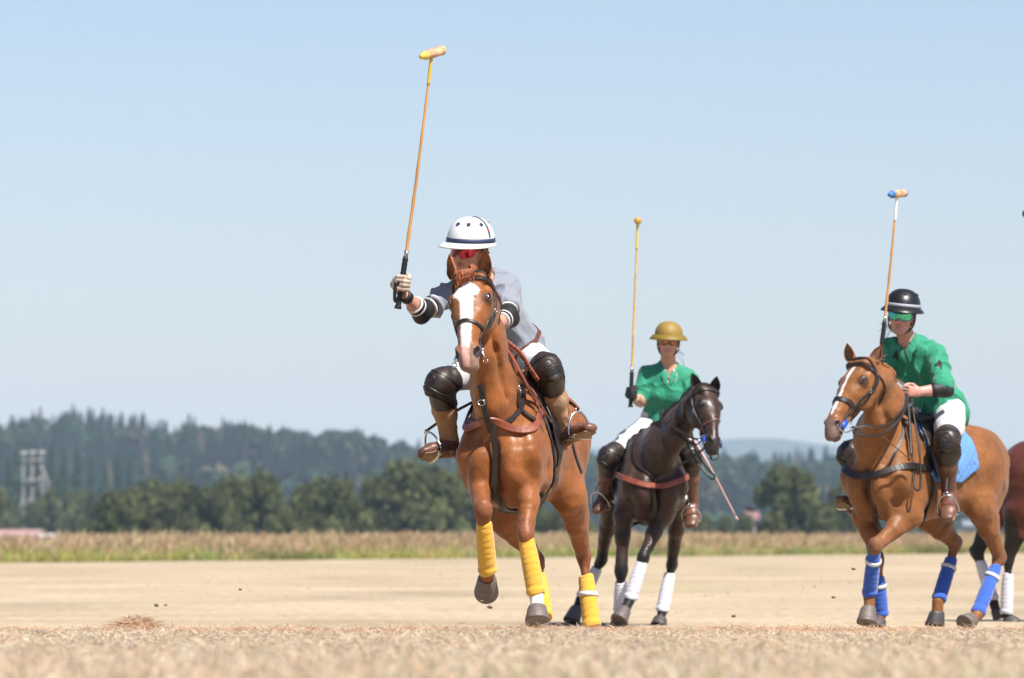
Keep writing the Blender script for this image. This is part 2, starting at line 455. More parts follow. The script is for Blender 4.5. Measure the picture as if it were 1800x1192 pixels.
wob = ramp(gnoise(1.0, (.30, .13, 1), 10), [(.3, (.90, .88, .86)), (.46, (1.14, 1.12, 1.09)), (.56, (1.20, 1.18, 1.15)), (.7, (1.34, 1.33, 1.33))])
mu = N.new('ShaderNodeVectorMath'); mu.operation = 'MULTIPLY'; L.new(fieldc, mu.inputs[0]); L.new(wob, mu.inputs[1]); gain = N.new('ShaderNodeVectorMath'); gain.operation = 'MULTIPLY'; gain.inputs[1].default_value = (1.0, 1.0, .97)
L.new(mu.outputs[0], gain.inputs[0])
L.new(mix(mc.outputs['Result'], gain.outputs[0], meadow), b.inputs['Base Color'])
bp = N.new('ShaderNodeBump'); bp.inputs['Strength'].default_value = .5; bp.inputs['Distance'].default_value = .02
L.new(gnoise(14, (1, .6, 1), 6), bp.inputs['Height']); L.new(bp.outputs[0], b.inputs['Normal'])
tag(mesh('ground', V, Q, gm), kind='structure')

# ------------------------------------------------------------------ grass and straw (stuff)
def leafmat(name, rough=.8, trans=.25):
    m = bpy.data.materials.new(name); m.use_nodes = True; nt = m.node_tree; N = nt.nodes; L = nt.links
    b = N['Principled BSDF']; b.inputs['Roughness'].default_value = rough; b.inputs['Specular IOR Level'].default_value = .2
    at = N.new('ShaderNodeAttribute'); at.attribute_name = 'Col'; L.new(at.outputs['Color'], b.inputs['Base Color'])
    tr = N.new('ShaderNodeBsdfTranslucent'); L.new(at.outputs['Color'], tr.inputs['Color'])
    mx = N.new('ShaderNodeMixShader'); mx.inputs[0].default_value = trans
    L.new(b.outputs[0], mx.inputs[1]); L.new(tr.outputs[0], mx.inputs[2]); L.new(mx.outputs[0], N['Material Output'].inputs['Surface'])
    return m
straw_m = leafmat('dry_straw', .85, .6); leaf_m = leafmat('leaf_green', .7, .35); pine_m = leafmat('needle_green', .85, .1)
def blades(P, ln, wd, direction, curl, colA, colB):
    """P n x 3 roots, direction unit vectors, two-segment blades with colour root->tip"""
    n = len(P); D = direction; rnd = rng.normal(size=(n, 3)); rnd[:, 2] *= .2
    S = np.cross(D, rnd); S /= np.linalg.norm(S, axis=1)[:, None] + 1e-9
    sag = curl[:, None] * rng.normal(size=(n, 3)) * np.array([1, 1, .3])
    mid = P + D * (ln * .55)[:, None] + sag * ln[:, None] * .15
    tip = P + D * ln[:, None] + sag * ln[:, None] * .6
    w = wd[:, None]
    V = np.stack([P - S * w / 2, P + S * w / 2, mid + S * w * .4, mid - S * w * .4, tip], 1).reshape(-1, 3)
    k = np.arange(n)[:, None] * 5
    F = np.concatenate([k + np.array([[0, 1, 2, 3]]), k + np.array([[3, 2, 4, 4]])])
    T = np.concatenate([np.concatenate([k + np.array([[0, 1, 2]]), k + np.array([[0, 2, 3]]), k + np.array([[3, 2, 4]])])])
    c = np.stack([colA, colA, (colA + colB) / 2, (colA + colB) / 2, colB], 1).reshape(-1, 3)
    return V, T, c
def up_dirs(n, lean):
    d = rng.normal(size=(n, 3)) * lean; d[:, 2] = 1; return d / np.linalg.norm(d, axis=1)[:, None]
def pal(n, cols, jit=.12):
    cols = np.array(cols); c = cols[rng.integers(0, len(cols), n)] * (1 + rng.normal(size=(n, 1)) * jit); return np.clip(c, .01, .9)
def view_xy(n, y0, y1, power=1.0, margin=1.35):
    y = y0 + (y1 - y0) * rng.random(n) ** power; x = (rng.random(n) * 2 - 1) * y * .09 * margin; return x, y
STR = [(.76, .605, .43), (.82, .68, .51), (.70, .53, .36), (.86, .75, .60), (.76, .58, .40), (.80, .65, .48)]
# near field: short dry stubble, densest round the rise in front of the horses
PV = []; n0 = 0
def add_blades(x, y, hl, wd, lean, cols, flatp=0.0, zoff=0.0, tipc=None, curl=.6):
    global n0
    n = len(x); z = gz(x, y) + zoff
    d = up_dirs(n, lean)
    fl = rng.random(n) < flatp
    d[fl, 2] = rng.normal(size=fl.sum()) * .18 + .1; d /= np.linalg.norm(d, axis=1)[:, None]
    z = z + np.where(fl, rng.random(n) * .035, -.004)
    ca = pal(n, cols); cb = ca * 1.08 if tipc is None else pal(n, tipc)
    V, T, c = blades(np.stack([x, y, z], 1), hl * (.6 + .8 * rng.random(n)), wd * (.6 + .8 * rng.random(n)), d, np.full(n, curl), ca, cb)
    PV.append((V, T + n0, c)); n0 += len(V)
x, y = view_xy(76000, 26.2, 29.6); add_blades(x, y, .026, .0038, .5, STR, .95)
x, y = view_xy(26000, 16, 26.5, .8); add_blades(x, y, .034, .006, .5, STR, .92)
x, y = view_xy(7000, 12, 17); add_blades(x, y, .05, .006, .4, STR, .2)
x, y = view_xy(600, 29.6, 60, 1.0); add_blades(x, y, .014, .007, .6, [(.50, .40, .28), (.54, .44, .31), (.47, .37, .25)], 1.0, zoff=-.02)
x, y = view_xy(1500, 60, 170, .8); k = y < edge_y(x); add_blades(x[k], y[k], .014, .03, .6, [(.50, .40, .28), (.54, .44, .31), (.47, .37, .25)], .5)
# reddish mown swathes lying on the rise
ORS = [(.72, .46, .28), (.76, .55, .37), (.62, .36, .21), (.80, .64, .46), (.78, .58, .40)]
x, y = view_xy(42000, 27.4, 29.0); k = noise2(x, y * 2.2, .42, 11) + .4 * noise2(x, y, .12, 4) > .52; add_blades(x[k], y[k], .042, .0040, .7, [(.86, .56, .35), (.84, .62, .42), (.76, .45, .27), (.88, .70, .50)], .85, curl=1.2, zoff=.008)
x, y = view_xy(30000, 19, 27.4); k = noise2(x, y * .6, .8, 12) > .62; add_blades(x[k], y[k], .05, .005, .7, STR, .8, curl=1.2)
x, y = view_xy(2500, 12, 24); k = noise2(x, y * .5, 1.1, 21) > .6; add_blades(x[k], y[k], .05, .006, .35, [(.44, .46, .22), (.50, .50, .27), (.40, .42, .20)], .0)
V = np.concatenate([p[0] for p in PV]); T = np.concatenate([p[1] for p in PV]); c = np.concatenate([p[2] for p in PV])
tag(mesh('dry_grass', V, T, straw_m, col=c, smooth=False), 'short bleached dry grass and loose cut straw covering the whole polo field', 'dry grass', kind='stuff')

def straw_heap(cx, cy, sx, sy, h, n, label):
    global PV, n0
    PV = []; n0 = 0
    a = rng.normal(size=n) * .5; b_ = rng.normal(size=n) * .5
    r2 = np.exp(-(a ** 2 + b_ ** 2) * 1.2)
    x = cx + a * sx; y = cy + b_ * sy; zz = rng.random(n) ** .7 * h * r2
    d = rng.normal(size=(n, 3)); d[:, 2] = d[:, 2] * .30; d /= np.linalg.norm(d, axis=1)[:, None]
    ca = pal(n, [(.74, .50, .32), (.80, .60, .42), (.66, .42, .27), (.84, .70, .52)], .12)
    V, T, c = blades(np.stack([x, y, gz(x, y) + zz], 1),   .032 * (.4 + rng.random(n)), .0055 * (.6 + .8 * rng.random(n)), d, np.full(n, 1.3), ca, ca * 1.1)
    o = np.array([cx, cy, float(gz(cx, cy))])
    return tag(mesh('straw_heap', V, T, straw_m, col=c, smooth=False, origin=o), label, 'straw heap')
straw_heap(-1.88, 28.45, .20, .2, .066, 6500, 'largest tangled reddish straw heap lying alone at the left of the field')
straw_heap(-1.62, 28.35, .10, .12, .028, 700, 'thin tail of straw just right of the largest straw heap')
straw_heap(-.47, 28.5, .13, .12, .022, 1500, 'low flat clump of cut straw left of the foremost horse')
straw_heap(1.25, 28.4, .17, .1, .022, 1500, 'low straw clump on the ground between the dark horse and the blue wrapped horse')

# tall seeding grass along the far side of the field
def tall_band():
    n = 112000
    x = (rng.random(n) * 2 - 1); dd = rng.random(n) ** 1.3 * 34
    yy = 0 * x
    x = x * 32; ye = edge_y(x); y = ye + dd + (noise2(x, ye, 1.6, 8) - .5) * 3 + (noise2(x, ye, 5, 18) - .5) * 9
    ok = np.abs(x) < y * .135; x = x[ok]; y = y[ok]; dd = dd[ok]; n = len(x)
    hh = .40 + .20 * noise2(x, y, 3.0, 9) + .16 * noise2(x, y, .8, 15)
    front = np.clip(dd / 5, .0, 1)
    seed = rng.random(n) < np.where(dd < 4, .12, .42)
    ln = np.where(seed, hh * (.85 + .3 * rng.random(n)), hh * (.45 + .35 * rng.random(n))) * (.55 + .45 * front)
    g = pal(n, [(.36, .42, .13), (.27, .36, .09), (.46, .48, .18), (.54, .51, .25)], .15)
    patch = noise2(x, y * .3, 2.4, 31)[:, None]
    g = g * (1 - .35 * (patch > .62)) + np.array([.10, .05, 0]) * (patch < .4)
    dry = pal(n, [(.72, .46, .28), (.76, .54, .33), (.62, .38, .22), (.80, .62, .40)], .12)
    ca = np.where((rng.random((n, 1)) < .24), dry * .8, g); cb = np.where(seed[:, None], dry, g * 1.3)
    P = np.stack([x, y, gz(x, y)], 1); d = up_dirs(n, .16); d[:, 0] += .07
    V, T, c = blades(P, ln, np.where(seed, .034, .045) * (.7 + .6 * rng.random(n)), d, np.full(n, .35), ca, cb)
    # feathery seed heads
    s = np.where(seed)[0]; m = len(s)
    tip = V.reshape(-1, 5, 3)[s, 4]
    dh = up_dirs(m, .3); dh[:, 0] += .25
    V2, T2, c2 = blades(tip - dh * .10, np.full(m, .17) * (.6 + .8 * rng.random(m)), np.full(m, .045), dh, np.full(m, .4), dry[s], dry[s] * 1.12)
    return np.concatenate([V, V2]), np.concatenate([T, T2 + len(V)]), np.concatenate([c, c2])
V, T, c = tall_band()
tag(mesh('tall_grass', V, T, straw_m, col=np.clip(c, 0, .9), smooth=False), 'tall green grass with pinkish dry seed heads along the far edge of the field', 'tall grass', kind='stuff')

# ------------------------------------------------------------------ hills
def hill_profile(px):
    return np.interp(px, [-900, -300, 0, 150, 250, 340, 450, 560, 700, 800, 1000, 1200, 1300, 1480, 1650, 1900, 2400, 3200],
                     [802, 794, 790, 790, 796, 806, 808, 820, 830, 840, 852, 856, 858, 860, 862, 862, 862, 862])
def hill_z(x, y):
    px = 900 + x / y * FPX
    top = CAM_Z + (940 - hill_profile(px)) / FPX * 2500 + (noise2(x, x * 0 + 3, 22, 44) - .5) * 4
    t = np.clip((y - 1750) / 750, 0, 1); t = t * t * (3 - 2 * t)
    back = np.clip((y - 2650) / 1300, 0, 1)
    bump = (noise2(x, y, 120, 41) - .5) * 10 + (noise2(x, y, 45, 42) - .5) * 5
    return -5 + (top + 5) * t * (1 - .8 * back) + bump * t * (1 - t) * 3
hx = np.linspace(-520, 520, 120); hy = np.linspace(1700, 3950, 50)
HX, HY = np.meshgrid(hx, hy); HZ = hill_z(HX, HY)
V = np.stack([HX.ravel(), HY.ravel(), HZ.ravel()], 1)
ii, jj = np.meshgrid(np.arange(49), np.arange(119), indexing='ij')
Q = np.stack([ii * 120 + jj, ii * 120 + jj + 1, (ii + 1) * 120 + jj + 1, (ii + 1) * 120 + jj], -1).reshape(-1, 4)
hm = mat('forest_floor', (.045, .06, .025), .95, .4, .05, .3, .02)
tag(mesh('hills', V, Q, hm), kind='structure')
# distant blue ridge
rx = np.linspace(-2100, 2500, 160); pr = 900 + rx / 9000 * FPX
prof = np.interp(pr, [-1300, 900, 1150, 1280, 1370, 1420, 1480, 1560, 1700, 2000, 3500], [800, 792, 782, 775, 773, 779, 785, 784, 790, 800, 820])
rz = CAM_Z + (940 - prof) / FPX * 9000 + (noise2(rx, rx * 0, 60, 5) - .5) * 7
rows = []
for y_, k_ in ((8200, 0.0), (8500, .45), (8800, .8), (9000, 1.0), (9250, .6), (9500, .0)):
    rows.append(np.stack([rx, np.full_like(rx, y_) + (noise2(rx, rx * 0, 200, 6) - .5) * 150, -5 + (rz + 5) * k_], 1))
V = np.concatenate(rows); nr = len(rx)
ii, jj = np.meshgrid(np.arange(5), np.arange(nr - 1), indexing='ij')
Q = np.stack([ii * nr + jj, ii * nr + jj + 1, (ii + 1) * nr + jj + 1, (ii + 1) * nr + jj], -1).reshape(-1, 4)
tag(mesh('distant_hills', V, Q, hm), kind='structure')

# ------------------------------------------------------------------ trees
def conifer_arrays(seed, h=1.0, tiers=11, r=.17):
    g = np.random.default_rng(seed); V = []; F = []
    nseg = 9
    for t in range(tiers):
        f = t / tiers; z0 = .10 + .88 * f; rr = r * (1 - f) ** .8 * (.8 + .4 * g.random()) + .012
        zt = z0 + .16 * (1 - f * .4); b0 = len(V); V.append((0, 0, zt))
        for j in range(nseg * 2):
            a = math.pi * j / nseg + g.random() * .3
            q = rr * ((.62 if j % 2 else 1.0) * (.75 + .5 * g.random()))
            V.append((q * math.cos(a), q * math.sin(a), z0 - .03 * g.random() - (.02 if j % 2 == 0 else 0)))
        for j in range(nseg * 2): F.append((b0, b0 + 1 + j, b0 + 1 + (j + 1) % (nseg * 2)))
    return np.array(V) * h, np.array(F)
def round_arrays(seed, blobs=7):
    g = np.random.default_rng(seed); V = []; F = []; n = 0
    for _ in range(blobs * 26):
        d = nrm(g.normal(size=3)); c = np.array([d[0] * .26, d[1] * .26, .55 + d[2] * .36]) * (1 + .22 * float(np.clip(g.normal(), -1, .6))) + np.array([0, 0, .03])
        nn = nrm(d + .7 * g.normal(size=3)); u = perp(nn, g.normal(size=3)); v = np.cross(nn, u); s = .085 * (.6 + .8 * g.random())
        V += [c - u * s, c + u * s * .4 - v * s, c + u * s, c + v * s]; F += [(n, n + 1, n + 2), (n, n + 2, n + 3)]; n += 4
    return np.array(V), np.array(F)
conT = [conifer_arrays(i, tiers=9 + i % 4, r=.14 + .02 * (i % 4)) for i in range(6)]
rndT = [round_arrays(i + 20) for i in range(4)]
def forest(n, xr, yr, zf, hrange, label, frac_round=.45, cols=None, keep=None, name='forest'):
    x = xr[0] + (xr[1] - xr[0]) * rng.random(n); y = yr[0] + (yr[1] - yr[0]) * rng.random(n)
    k = np.abs(x) < y * .14
    if keep is not None: k &= keep(x, y)
    x = x[k]; y = y[k]; n = len(x); z = zf(x, y)
    Vs = []; Fs = []; Cs = []; nb = 0
    kindn = noise2(x, y, 90, 77) + .35 * (rng.random(n) - .5)
    for i in range(n):
        rd = kindn[i] < frac_round * (.75 if y[i] > 2380 else 1.35)
        Vt, Ft = (rndT if rd else conT)[rng.integers(0, 4 if rd else 6)]
        h = hrange[0] + (hrange[1] - hrange[0]) * rng.random() ** 2.4
        if rd: h *= .75
        a = rng.random() * 6.28; ca, sa = math.cos(a), math.sin(a)
        wsc = h * (.95 + .5 * rng.random()) * (1.25 if rd else .9)
        P = np.stack([(Vt[:, 0] * ca - Vt[:, 1] * sa) * wsc + x[i], (Vt[:, 0] * sa + Vt[:, 1] * ca) * wsc + y[i], Vt[:, 2] * h + z[i] - .5], 1)
        base = np.array([.034, .062, .028] if rd else [.012, .030, .020]) * (.5 + 1.0 * noise2(x[i], y[i], 60, 91)) * (.7 + .6 * rng.random())
        if rng.random() < .05: base = np.array([.12, .10, .06])
        Vs.append(P); Fs.append(Ft + nb); nb += len(P); Cs.append(np.tile(base, (len(P), 1)))
    return tag(mesh(name, np.concatenate(Vs), np.concatenate(Fs), pine_m, col=np.concatenate(Cs), smooth=False), label, 'forest', kind='stuff')
forest(9700, (-400, 400), (1800, 2640), hill_z, (7, 20), 'hazy wooded hillside of conifers and mixed trees rising behind the field')

bark_m = mat('bark', (.07, .05, .035), .9, .5, 8, .3, 2)
def leafy(seed, nblob=26, nleaf=230, tall=1.0, wide=.55, leaf=.05, tone=(.118, .132, .050), dark=.75):
    """unit-height broadleaf crown: many leaf-sized faces in clumps"""
    g = np.random.default_rng(seed); V = []; Cc = []
    cs = []
    for i in range(nblob):
        t = g.random(); a = g.random() * 6.28; rr = wide * (1 - abs(t - .38) * 1.1) * math.sqrt(g.random())
        cs.append((rr * math.cos(a), rr * math.sin(a), .14 + .76 * t * tall, .10 + .10 * g.random()))
    for cx, cy, cz, r in cs:
        tn = np.array(tone) * (.5 + 1.05 * g.random())
        d = g.normal(size=(nleaf, 3)); d /= np.linalg.norm(d, axis=1)[:, None]
        c = np.array([cx, cy, cz]) + d * r * (.55 + .6 * g.random((nleaf, 1))) * np.array([1.15, 1.15, .85])
        nn = d + .8 * g.normal(size=(nleaf, 3)); nn /= np.linalg.norm(nn, axis=1)[:, None]
        u = np.cross(nn, g.normal(size=(nleaf, 3))); u /= np.linalg.norm(u, axis=1)[:, None]; v = np.cross(nn, u)
        s = leaf * (.4 + .7 * g.random((nleaf, 1)))
        V.append(np.stack([c - u * s, c + v * s * .6, c + u * s, c - v * s * .6], 1).reshape(-1, 3))
        Cc.append(np.repeat(tn * (.8 + .4 * g.random((nleaf, 1))), 4, 0))
    V = np.concatenate(V); n = len(V) // 4; V[:, 2] = np.maximum(V[:, 2], .02)
    return V, np.arange(n * 4).reshape(-1, 4), np.concatenate(Cc), cs
LF = [leafy(1), leafy(2, 30, wide=.6), leafy(3, 24, wide=.42, tall=1.05), leafy(4, 34, wide=.7, tall=.9)]
leafme = []
for i, (V, F_, c, cs) in enumerate(LF):
    o = mesh('crown', V, F_, leaf_m, col=c, smooth=False); leafme.append((o.data, cs)); bpy.data.objects.remove(o)
trunkme = []
for i, (me, cs) in enumerate(leafme):
    mbt = MB(); tv = tube([A(0, 0, -.06), A(.01, 0, .2), A(-.01, .01, .5), A(0, 0, .72)], [.034, .026, .016, .006], 8); mbt.add(*tv)
    for j in range(6):
        cx, cy, cz, r = cs[j * 3]; z0 = max(.14, cz * .55)
        mbt.add(*tube([A(0, 0, z0), A(cx * .5, cy * .5, z0 + (cz - z0) * .6), A(cx, cy, cz)], [.014, .009, .003], 6))
    o = mbt.build('trunk', bark_m); trunkme.append(o.data); bpy.data.objects.remove(o)
conme = []
for i in range(3):
    V, F_ = conT[i]; g = np.random.default_rng(60 + i)
    cc = np.tile(np.array([.020, .036, .022]) * (1 + .2 * i), (len(V), 1)) * (.8 + .4 * g.random((len(V), 1)))
    o = mesh('crown', V, F_, pine_m, col=cc, smooth=False); conme.append(o.data); bpy.data.objects.remove(o)
m_ = MB(); m_.add(*tube([A(0, 0, -.05), A(0, 0, .5), A(0, 0, .95)], [.02, .012, .003], 7)); o = m_.build('trunk', bark_m); contr = o.data; bpy.data.objects.remove(o)
def tree(kind, px, ytop, Y, width_px, idx, label, cat, group):
    if kind == 'broadleaf_tree' and width_px > 70: width_px *= 1.3
    p = W(px, 940, Y); gzv = float(gz(p[0], Y)); top = CAM_Z + (940 - ytop) / FPX * Y
    h = top - gzv; w = width_px / FPX * Y
    r_ = empty(kind, (p[0], Y, gzv), label, cat, group)
    cm, tm = (leafme[idx][0], trunkme[idx]) if kind == 'broadleaf_tree' else (conme[idx], contr)
    unit = {0: 1.2, 1: 1.25, 2: .95, 3: 1.45}[idx] if kind == 'broadleaf_tree' else .34
    a = rng.random() * 6.28; s = w / unit
    for nm, me in (('crown', cm), ('trunk', tm)):
        o = bpy.data.objects.new(nm, me); C.objects.link(o); o.parent = r_
        o.rotation_euler.z = a; o.scale = (s, s, h / .98)
    return r_
ORD = 'first second third fourth fifth sixth seventh eighth ninth tenth eleventh twelfth thirteenth fourteenth fifteenth sixteenth seventeenth'.split()
GB = 'broadleaf trees in the row beyond the tall grass'
for i, (px, yt, Y, w) in enumerate([(205, 866, 640, 95), (262, 842, 660, 105), (322, 838, 690, 110), (372, 846, 650, 90), (415, 850, 700, 95), (462, 832, 670, 90),
                                    (505, 905, 620, 80), (548, 838, 680, 90), (600, 832, 660, 115), (655, 828, 700, 110), (706, 826, 680, 120), (760, 822, 660, 120),
                                    (815, 830, 690, 110), (872, 845, 670, 110), (925, 862, 700, 90), (965, 892, 640, 90), (1010, 900, 650, 80)]):
    tree('broadleaf_tree', px, yt, Y, w, (i * 3 + 1 + i // 3) % 4, ORD[i] + ' bushy tree from the left in the olive green row beyond the tall grass', 'tree', GB)
tree('broadleaf_tree', 1386, 824, 640, 120, 1, 'big lone round tree between the dark horse and the blue wrapped horse', 'tree', None)
tree('broadleaf_tree', 1478, 858, 720, 70, 2, 'smaller tree just right of the big lone round tree', 'tree', None)
for i, (px, yt, Y, w) in enumerate([(1236, 903, 760, 50), (1275, 908, 780, 50), (1310, 912, 740, 50), (1425, 888, 800, 60), (1520, 890, 820, 60), (1640, 905, 850, 60), (1785, 900, 850, 60)]):
    tree('broadleaf_tree', px, yt, Y, w, i % 4, ORD[i] + ' from the left of the low hazy bushes right of the dark brown horse', 'bush', 'low bushes behind the tall grass')
for i, (px, yt, w) in enumerate([(-12, 868, 60), (18, 880, 46), (60, 878, 40), (88, 862, 52), (122, 872, 48), (150, 856, 55), (182, 878, 44)]):
    tree('broadleaf_tree', px, yt, 980 + 20 * i, w * 1.25, (i + 2) % 4, ORD[i] + ' from the left of the darker trees round the foot of the transmission tower', 'tree', 'darker trees round the foot of the tower')
k_ = 0
for (px, yt, w) in [(-10, 790, 60), (15, 800, 45), (30, 775, 50), (62, 790, 50), (90, 778, 50), (112, 792, 45), (135, 785, 45), (160, 800, 50), (185, 812, 55), (205, 795, 50),
                    (228, 806, 45), (250, 815, 50), (285, 822, 45), (20, 850, 60), (120, 850, 60), (150, 865, 60), (75, 868, 70), (182, 855, 55), (-25, 830, 60), (45, 840, 60), (100, 835, 50),
                    (310, 826, 45), (395, 828, 45), (480, 826, 45)]:
    tree('conifer_tree', px, yt, 1300 + (k_ * 37) % 170, w, k_ % 3, 'dark conifer among the others below the wooded hill at the left edge', 'conifer', 'dark conifers below the hill on the left'); k_ += 1

# ------------------------------------------------------------------ transmission structure, barns, bird
def power_structure():
    Y = 1180; r_ = empty('transmission_tower', tuple(W(58, 940, Y)[:2]) + (-4.0,), 'pale wooden three pole transmission tower among the dark conifers', 'transmission tower')
    pm = mat('weathered_pole', (.25, .225, .225), .8, .3, 2, .2, 1); im = mat('pale_insulator', (.34, .33, .35), .4)
    tops = [(41, 797), (57, 796), (73, 796)]
    for px, py in tops:
        t = W(px, py, Y); g_ = A(t[0], Y, -4.2)
        m = MB(); m.add(*tube([g_, t], [.26, .18], 8)); o = m.build('pole', pm, r_)
        m = MB(); m.add(*tube([t + A(-.75, 0, .1), t + A(.75, 0, .1)], .3, 8)); m.add(*tube([t + A(0, 0, -.6), t + A(0, 0, .35)], .38, 8)); m.build('insulator', im, r_)
    def bar(a, b, r=.17):
        m = MB(); m.add(*tube([W(*a, Y - .5), W(*b, Y - .5)], r, 6)); m.build('brace', pm, r_)
    for a, b in [((38, 810), (76, 808)), ((41, 848), (73, 842)), ((41, 893), (57, 872)), ((57, 900), (74, 872)), ((57, 850), (73, 838)), ((42, 850), (57, 838))]: bar(a, b)
    for a, b in [((74, 820), (104, 888)), ((76, 830), (92, 905)), ((41, 872), (30, 915)), ((73, 850), (84, 915))]: bar(a, b, .14)
    m = MB(); m.add(*tube([W(106, 884, Y), W(108, 925, Y)], .38, 8)); m.build('anchor_post', pm, r_)
power_structure()
def barn(x0, x1, ytop, yeave, Y, rc, wc, label, depth=14):
    a = W(x0, 940, Y); b_ = W(x1, 940, Y); zt = CAM_Z + (940 - ytop) / FPX * Y; ze = CAM_Z + (940 - yeave) / FPX * Y
    r_ = empty('barn', ((a[0] + b_[0]) / 2, Y, -4), label, 'barn')
    X0, X1 = a[0], b_[0]; y0, y1, ym = Y - depth / 2, Y + depth / 2, Y
    wm = mat('barn_wall_' + label[:16], wc, .8, .2, 3, .12, .6); rm = mat('barn_roof_' + label[:16], rc, .6, .2, 3, .15, .4)
    m = MB(); i_ = .4
    m.add([(X0 + i_, y0 + i_, -4), (X1 - i_, y0 + i_, -4), (X1 - i_, y1 - i_, -4), (X0 + i_, y1 - i_, -4), (X0 + i_, y0 + i_, ze), (X1 - i_, y0 + i_, ze), (X1 - i_, y1 - i_, ze), (X0 + i_, y1 - i_, ze),
           (X0 + i_, ym, zt - .2), (X1 - i_, ym, zt - .2)],
          [(0, 1, 5, 4), (2, 3, 7, 6), (1, 2, 6, 9, 5), (3, 0, 4, 8, 7)])
    m.build('wall', wm, r_, False)
    m = MB()
    for s, ye in ((-1, y0), (1, y1)):
        m.add([(X0, ym, zt), (X1, ym, zt), (X1, ye, ze), (X0, ye, ze), (X0, ym, zt - .18), (X1, ym, zt - .18), (X1, ye, ze - .18), (X0, ye, ze - .18)],
              [(0, 1, 2, 3), (4, 7, 6, 5), (0, 3, 7, 4), (1, 5, 6, 2), (3, 2, 6, 7)])
    m.build('roof', rm, r_, False)
    dk = mat('barn_opening', (.05, .05, .055), .6)
    nwin = max(2, int((X1 - X0) / 4))
    for j in range(nwin):
        xx = X0 + (j + .5) * (X1 - X0) / nwin; m = MB(); m.add(*box((xx, y0 + i_ - .03, ze - 1.2), np.eye(3), (.55, .05, .45))); m.build('window', dk, r_, False)
barn(-40, 76, 931, 944, 520, (.42, .25, .23), (.62, .60, .62), 'long low barn with faded red roof at the left edge of the field')
barn(72, 104, 938, 946, 500, (.60, .58, .60), (.60, .58, .58), 'small grey white shed beside the long red roofed barn')
barn(1308, 1334, 899, 912, 1100, (.28, .13, .13), (.5, .42, .42), 'tiny red roofed building left of the big lone tree', 10)
barn(1690, 1710, 915, 924, 1150, (.26, .27, .31), (.28, .28, .30), 'tiny white farm building behind the blue wrapped horse', 10)

def bird(px, py, Y, s, label):
    p = W(px, py, Y); r_ = empty('bird', p, label, 'bird', 'small dark birds flying over the field')
    so = Solid(); so.cone(p + A(-.11, 0, .01) * s, p + A(.10, 0, 0) * s, .025 * s, .04 * s); so.ell(p + A(.14, 0, .02) * s, A(.035, .03, .03) * s)
    V, Q = so.build(.012 * s); bm_ = mat('dark_feather', (.02, .018, .02), .7)
    b_ = mesh('body', V, Q, bm_, r_)
    m = MB()
    for sg in (-1, 1):
        q = [p + A(.07, 0, .01) * s, p + A(-.06, 0, .01) * s, p + A(-.16, sg * .16, .10) * s, p + A(-.02, sg * .15, .11) * s, p + A(-.26, sg * .30, .06) * s]
        m2 = MB(); m2.add(q + [v + A(0, 0, .008) for v in q], [(0, 1, 2, 3), (3, 2, 4), (5, 8, 7, 6), (8, 9, 7), (0, 3, 8, 5), (3, 4, 9, 8), (1, 6, 7, 2), (2, 7, 9, 4)]); m2.build('wing', bm_, r_, False)
bird(1320, 898, 150, .9, 'dark bird flying low left of the big lone tree')

clod_m = mat('dirt_clod', (.16, .12, .08), .95)
f_dummy = None
for i, (px, py, Y, s_) in enumerate([(846, 1057, 30.2, .008), (861, 1067, 30.3, .011), (422, 1036, 33, .008), (1500, 1000, 36, .010), (1465, 1050, 36.5, .009), (1290, 1083, 40, .012), (275, 1064, 40, .013), (291, 1064, 40, .009)]):
    p = W(px, py, Y); p[2] = max(p[2], float(gz(p[0], Y)) + .004); so_ = ('clod', p, s_)
    g_ = np.random.default_rng(i); v_ = []
    for a_ in range(5):
        for b_ in range(8): th = math.pi * (a_ + .5) / 5; ph = 2 * math.pi * b_ / 8; v_.append(p + s_ * (.6 + .7 * g_.random()) * A(math.sin(th) * math.cos(ph) * 1.5, math.sin(th) * math.sin(ph), math.cos(th) * .8))
    F_ = grid_faces(5, 8, True) + [tuple(range(8)), tuple(range(32, 40))]
    tag(mesh('dirt_clod', v_, F_, clod_m, origin=p), 'tiny dark clod of dirt thrown up by the galloping hooves', 'dirt clod', 'dirt clods thrown up by the hooves')
# ------------------------------------------------------------------ horses
hoof_m = {}
def hoof_mat(name, c, c2):
    if name not in hoof_m: hoof_m[name] = mat(name, c, .55, .5, 30, .25, 14, hue2=c2, stretch=(1, 1, 4))
    return hoof_m[name]
def wrap_mat(name, c): return mat(name, c, .9, .12, 150, .08, 14, sheen=.3)

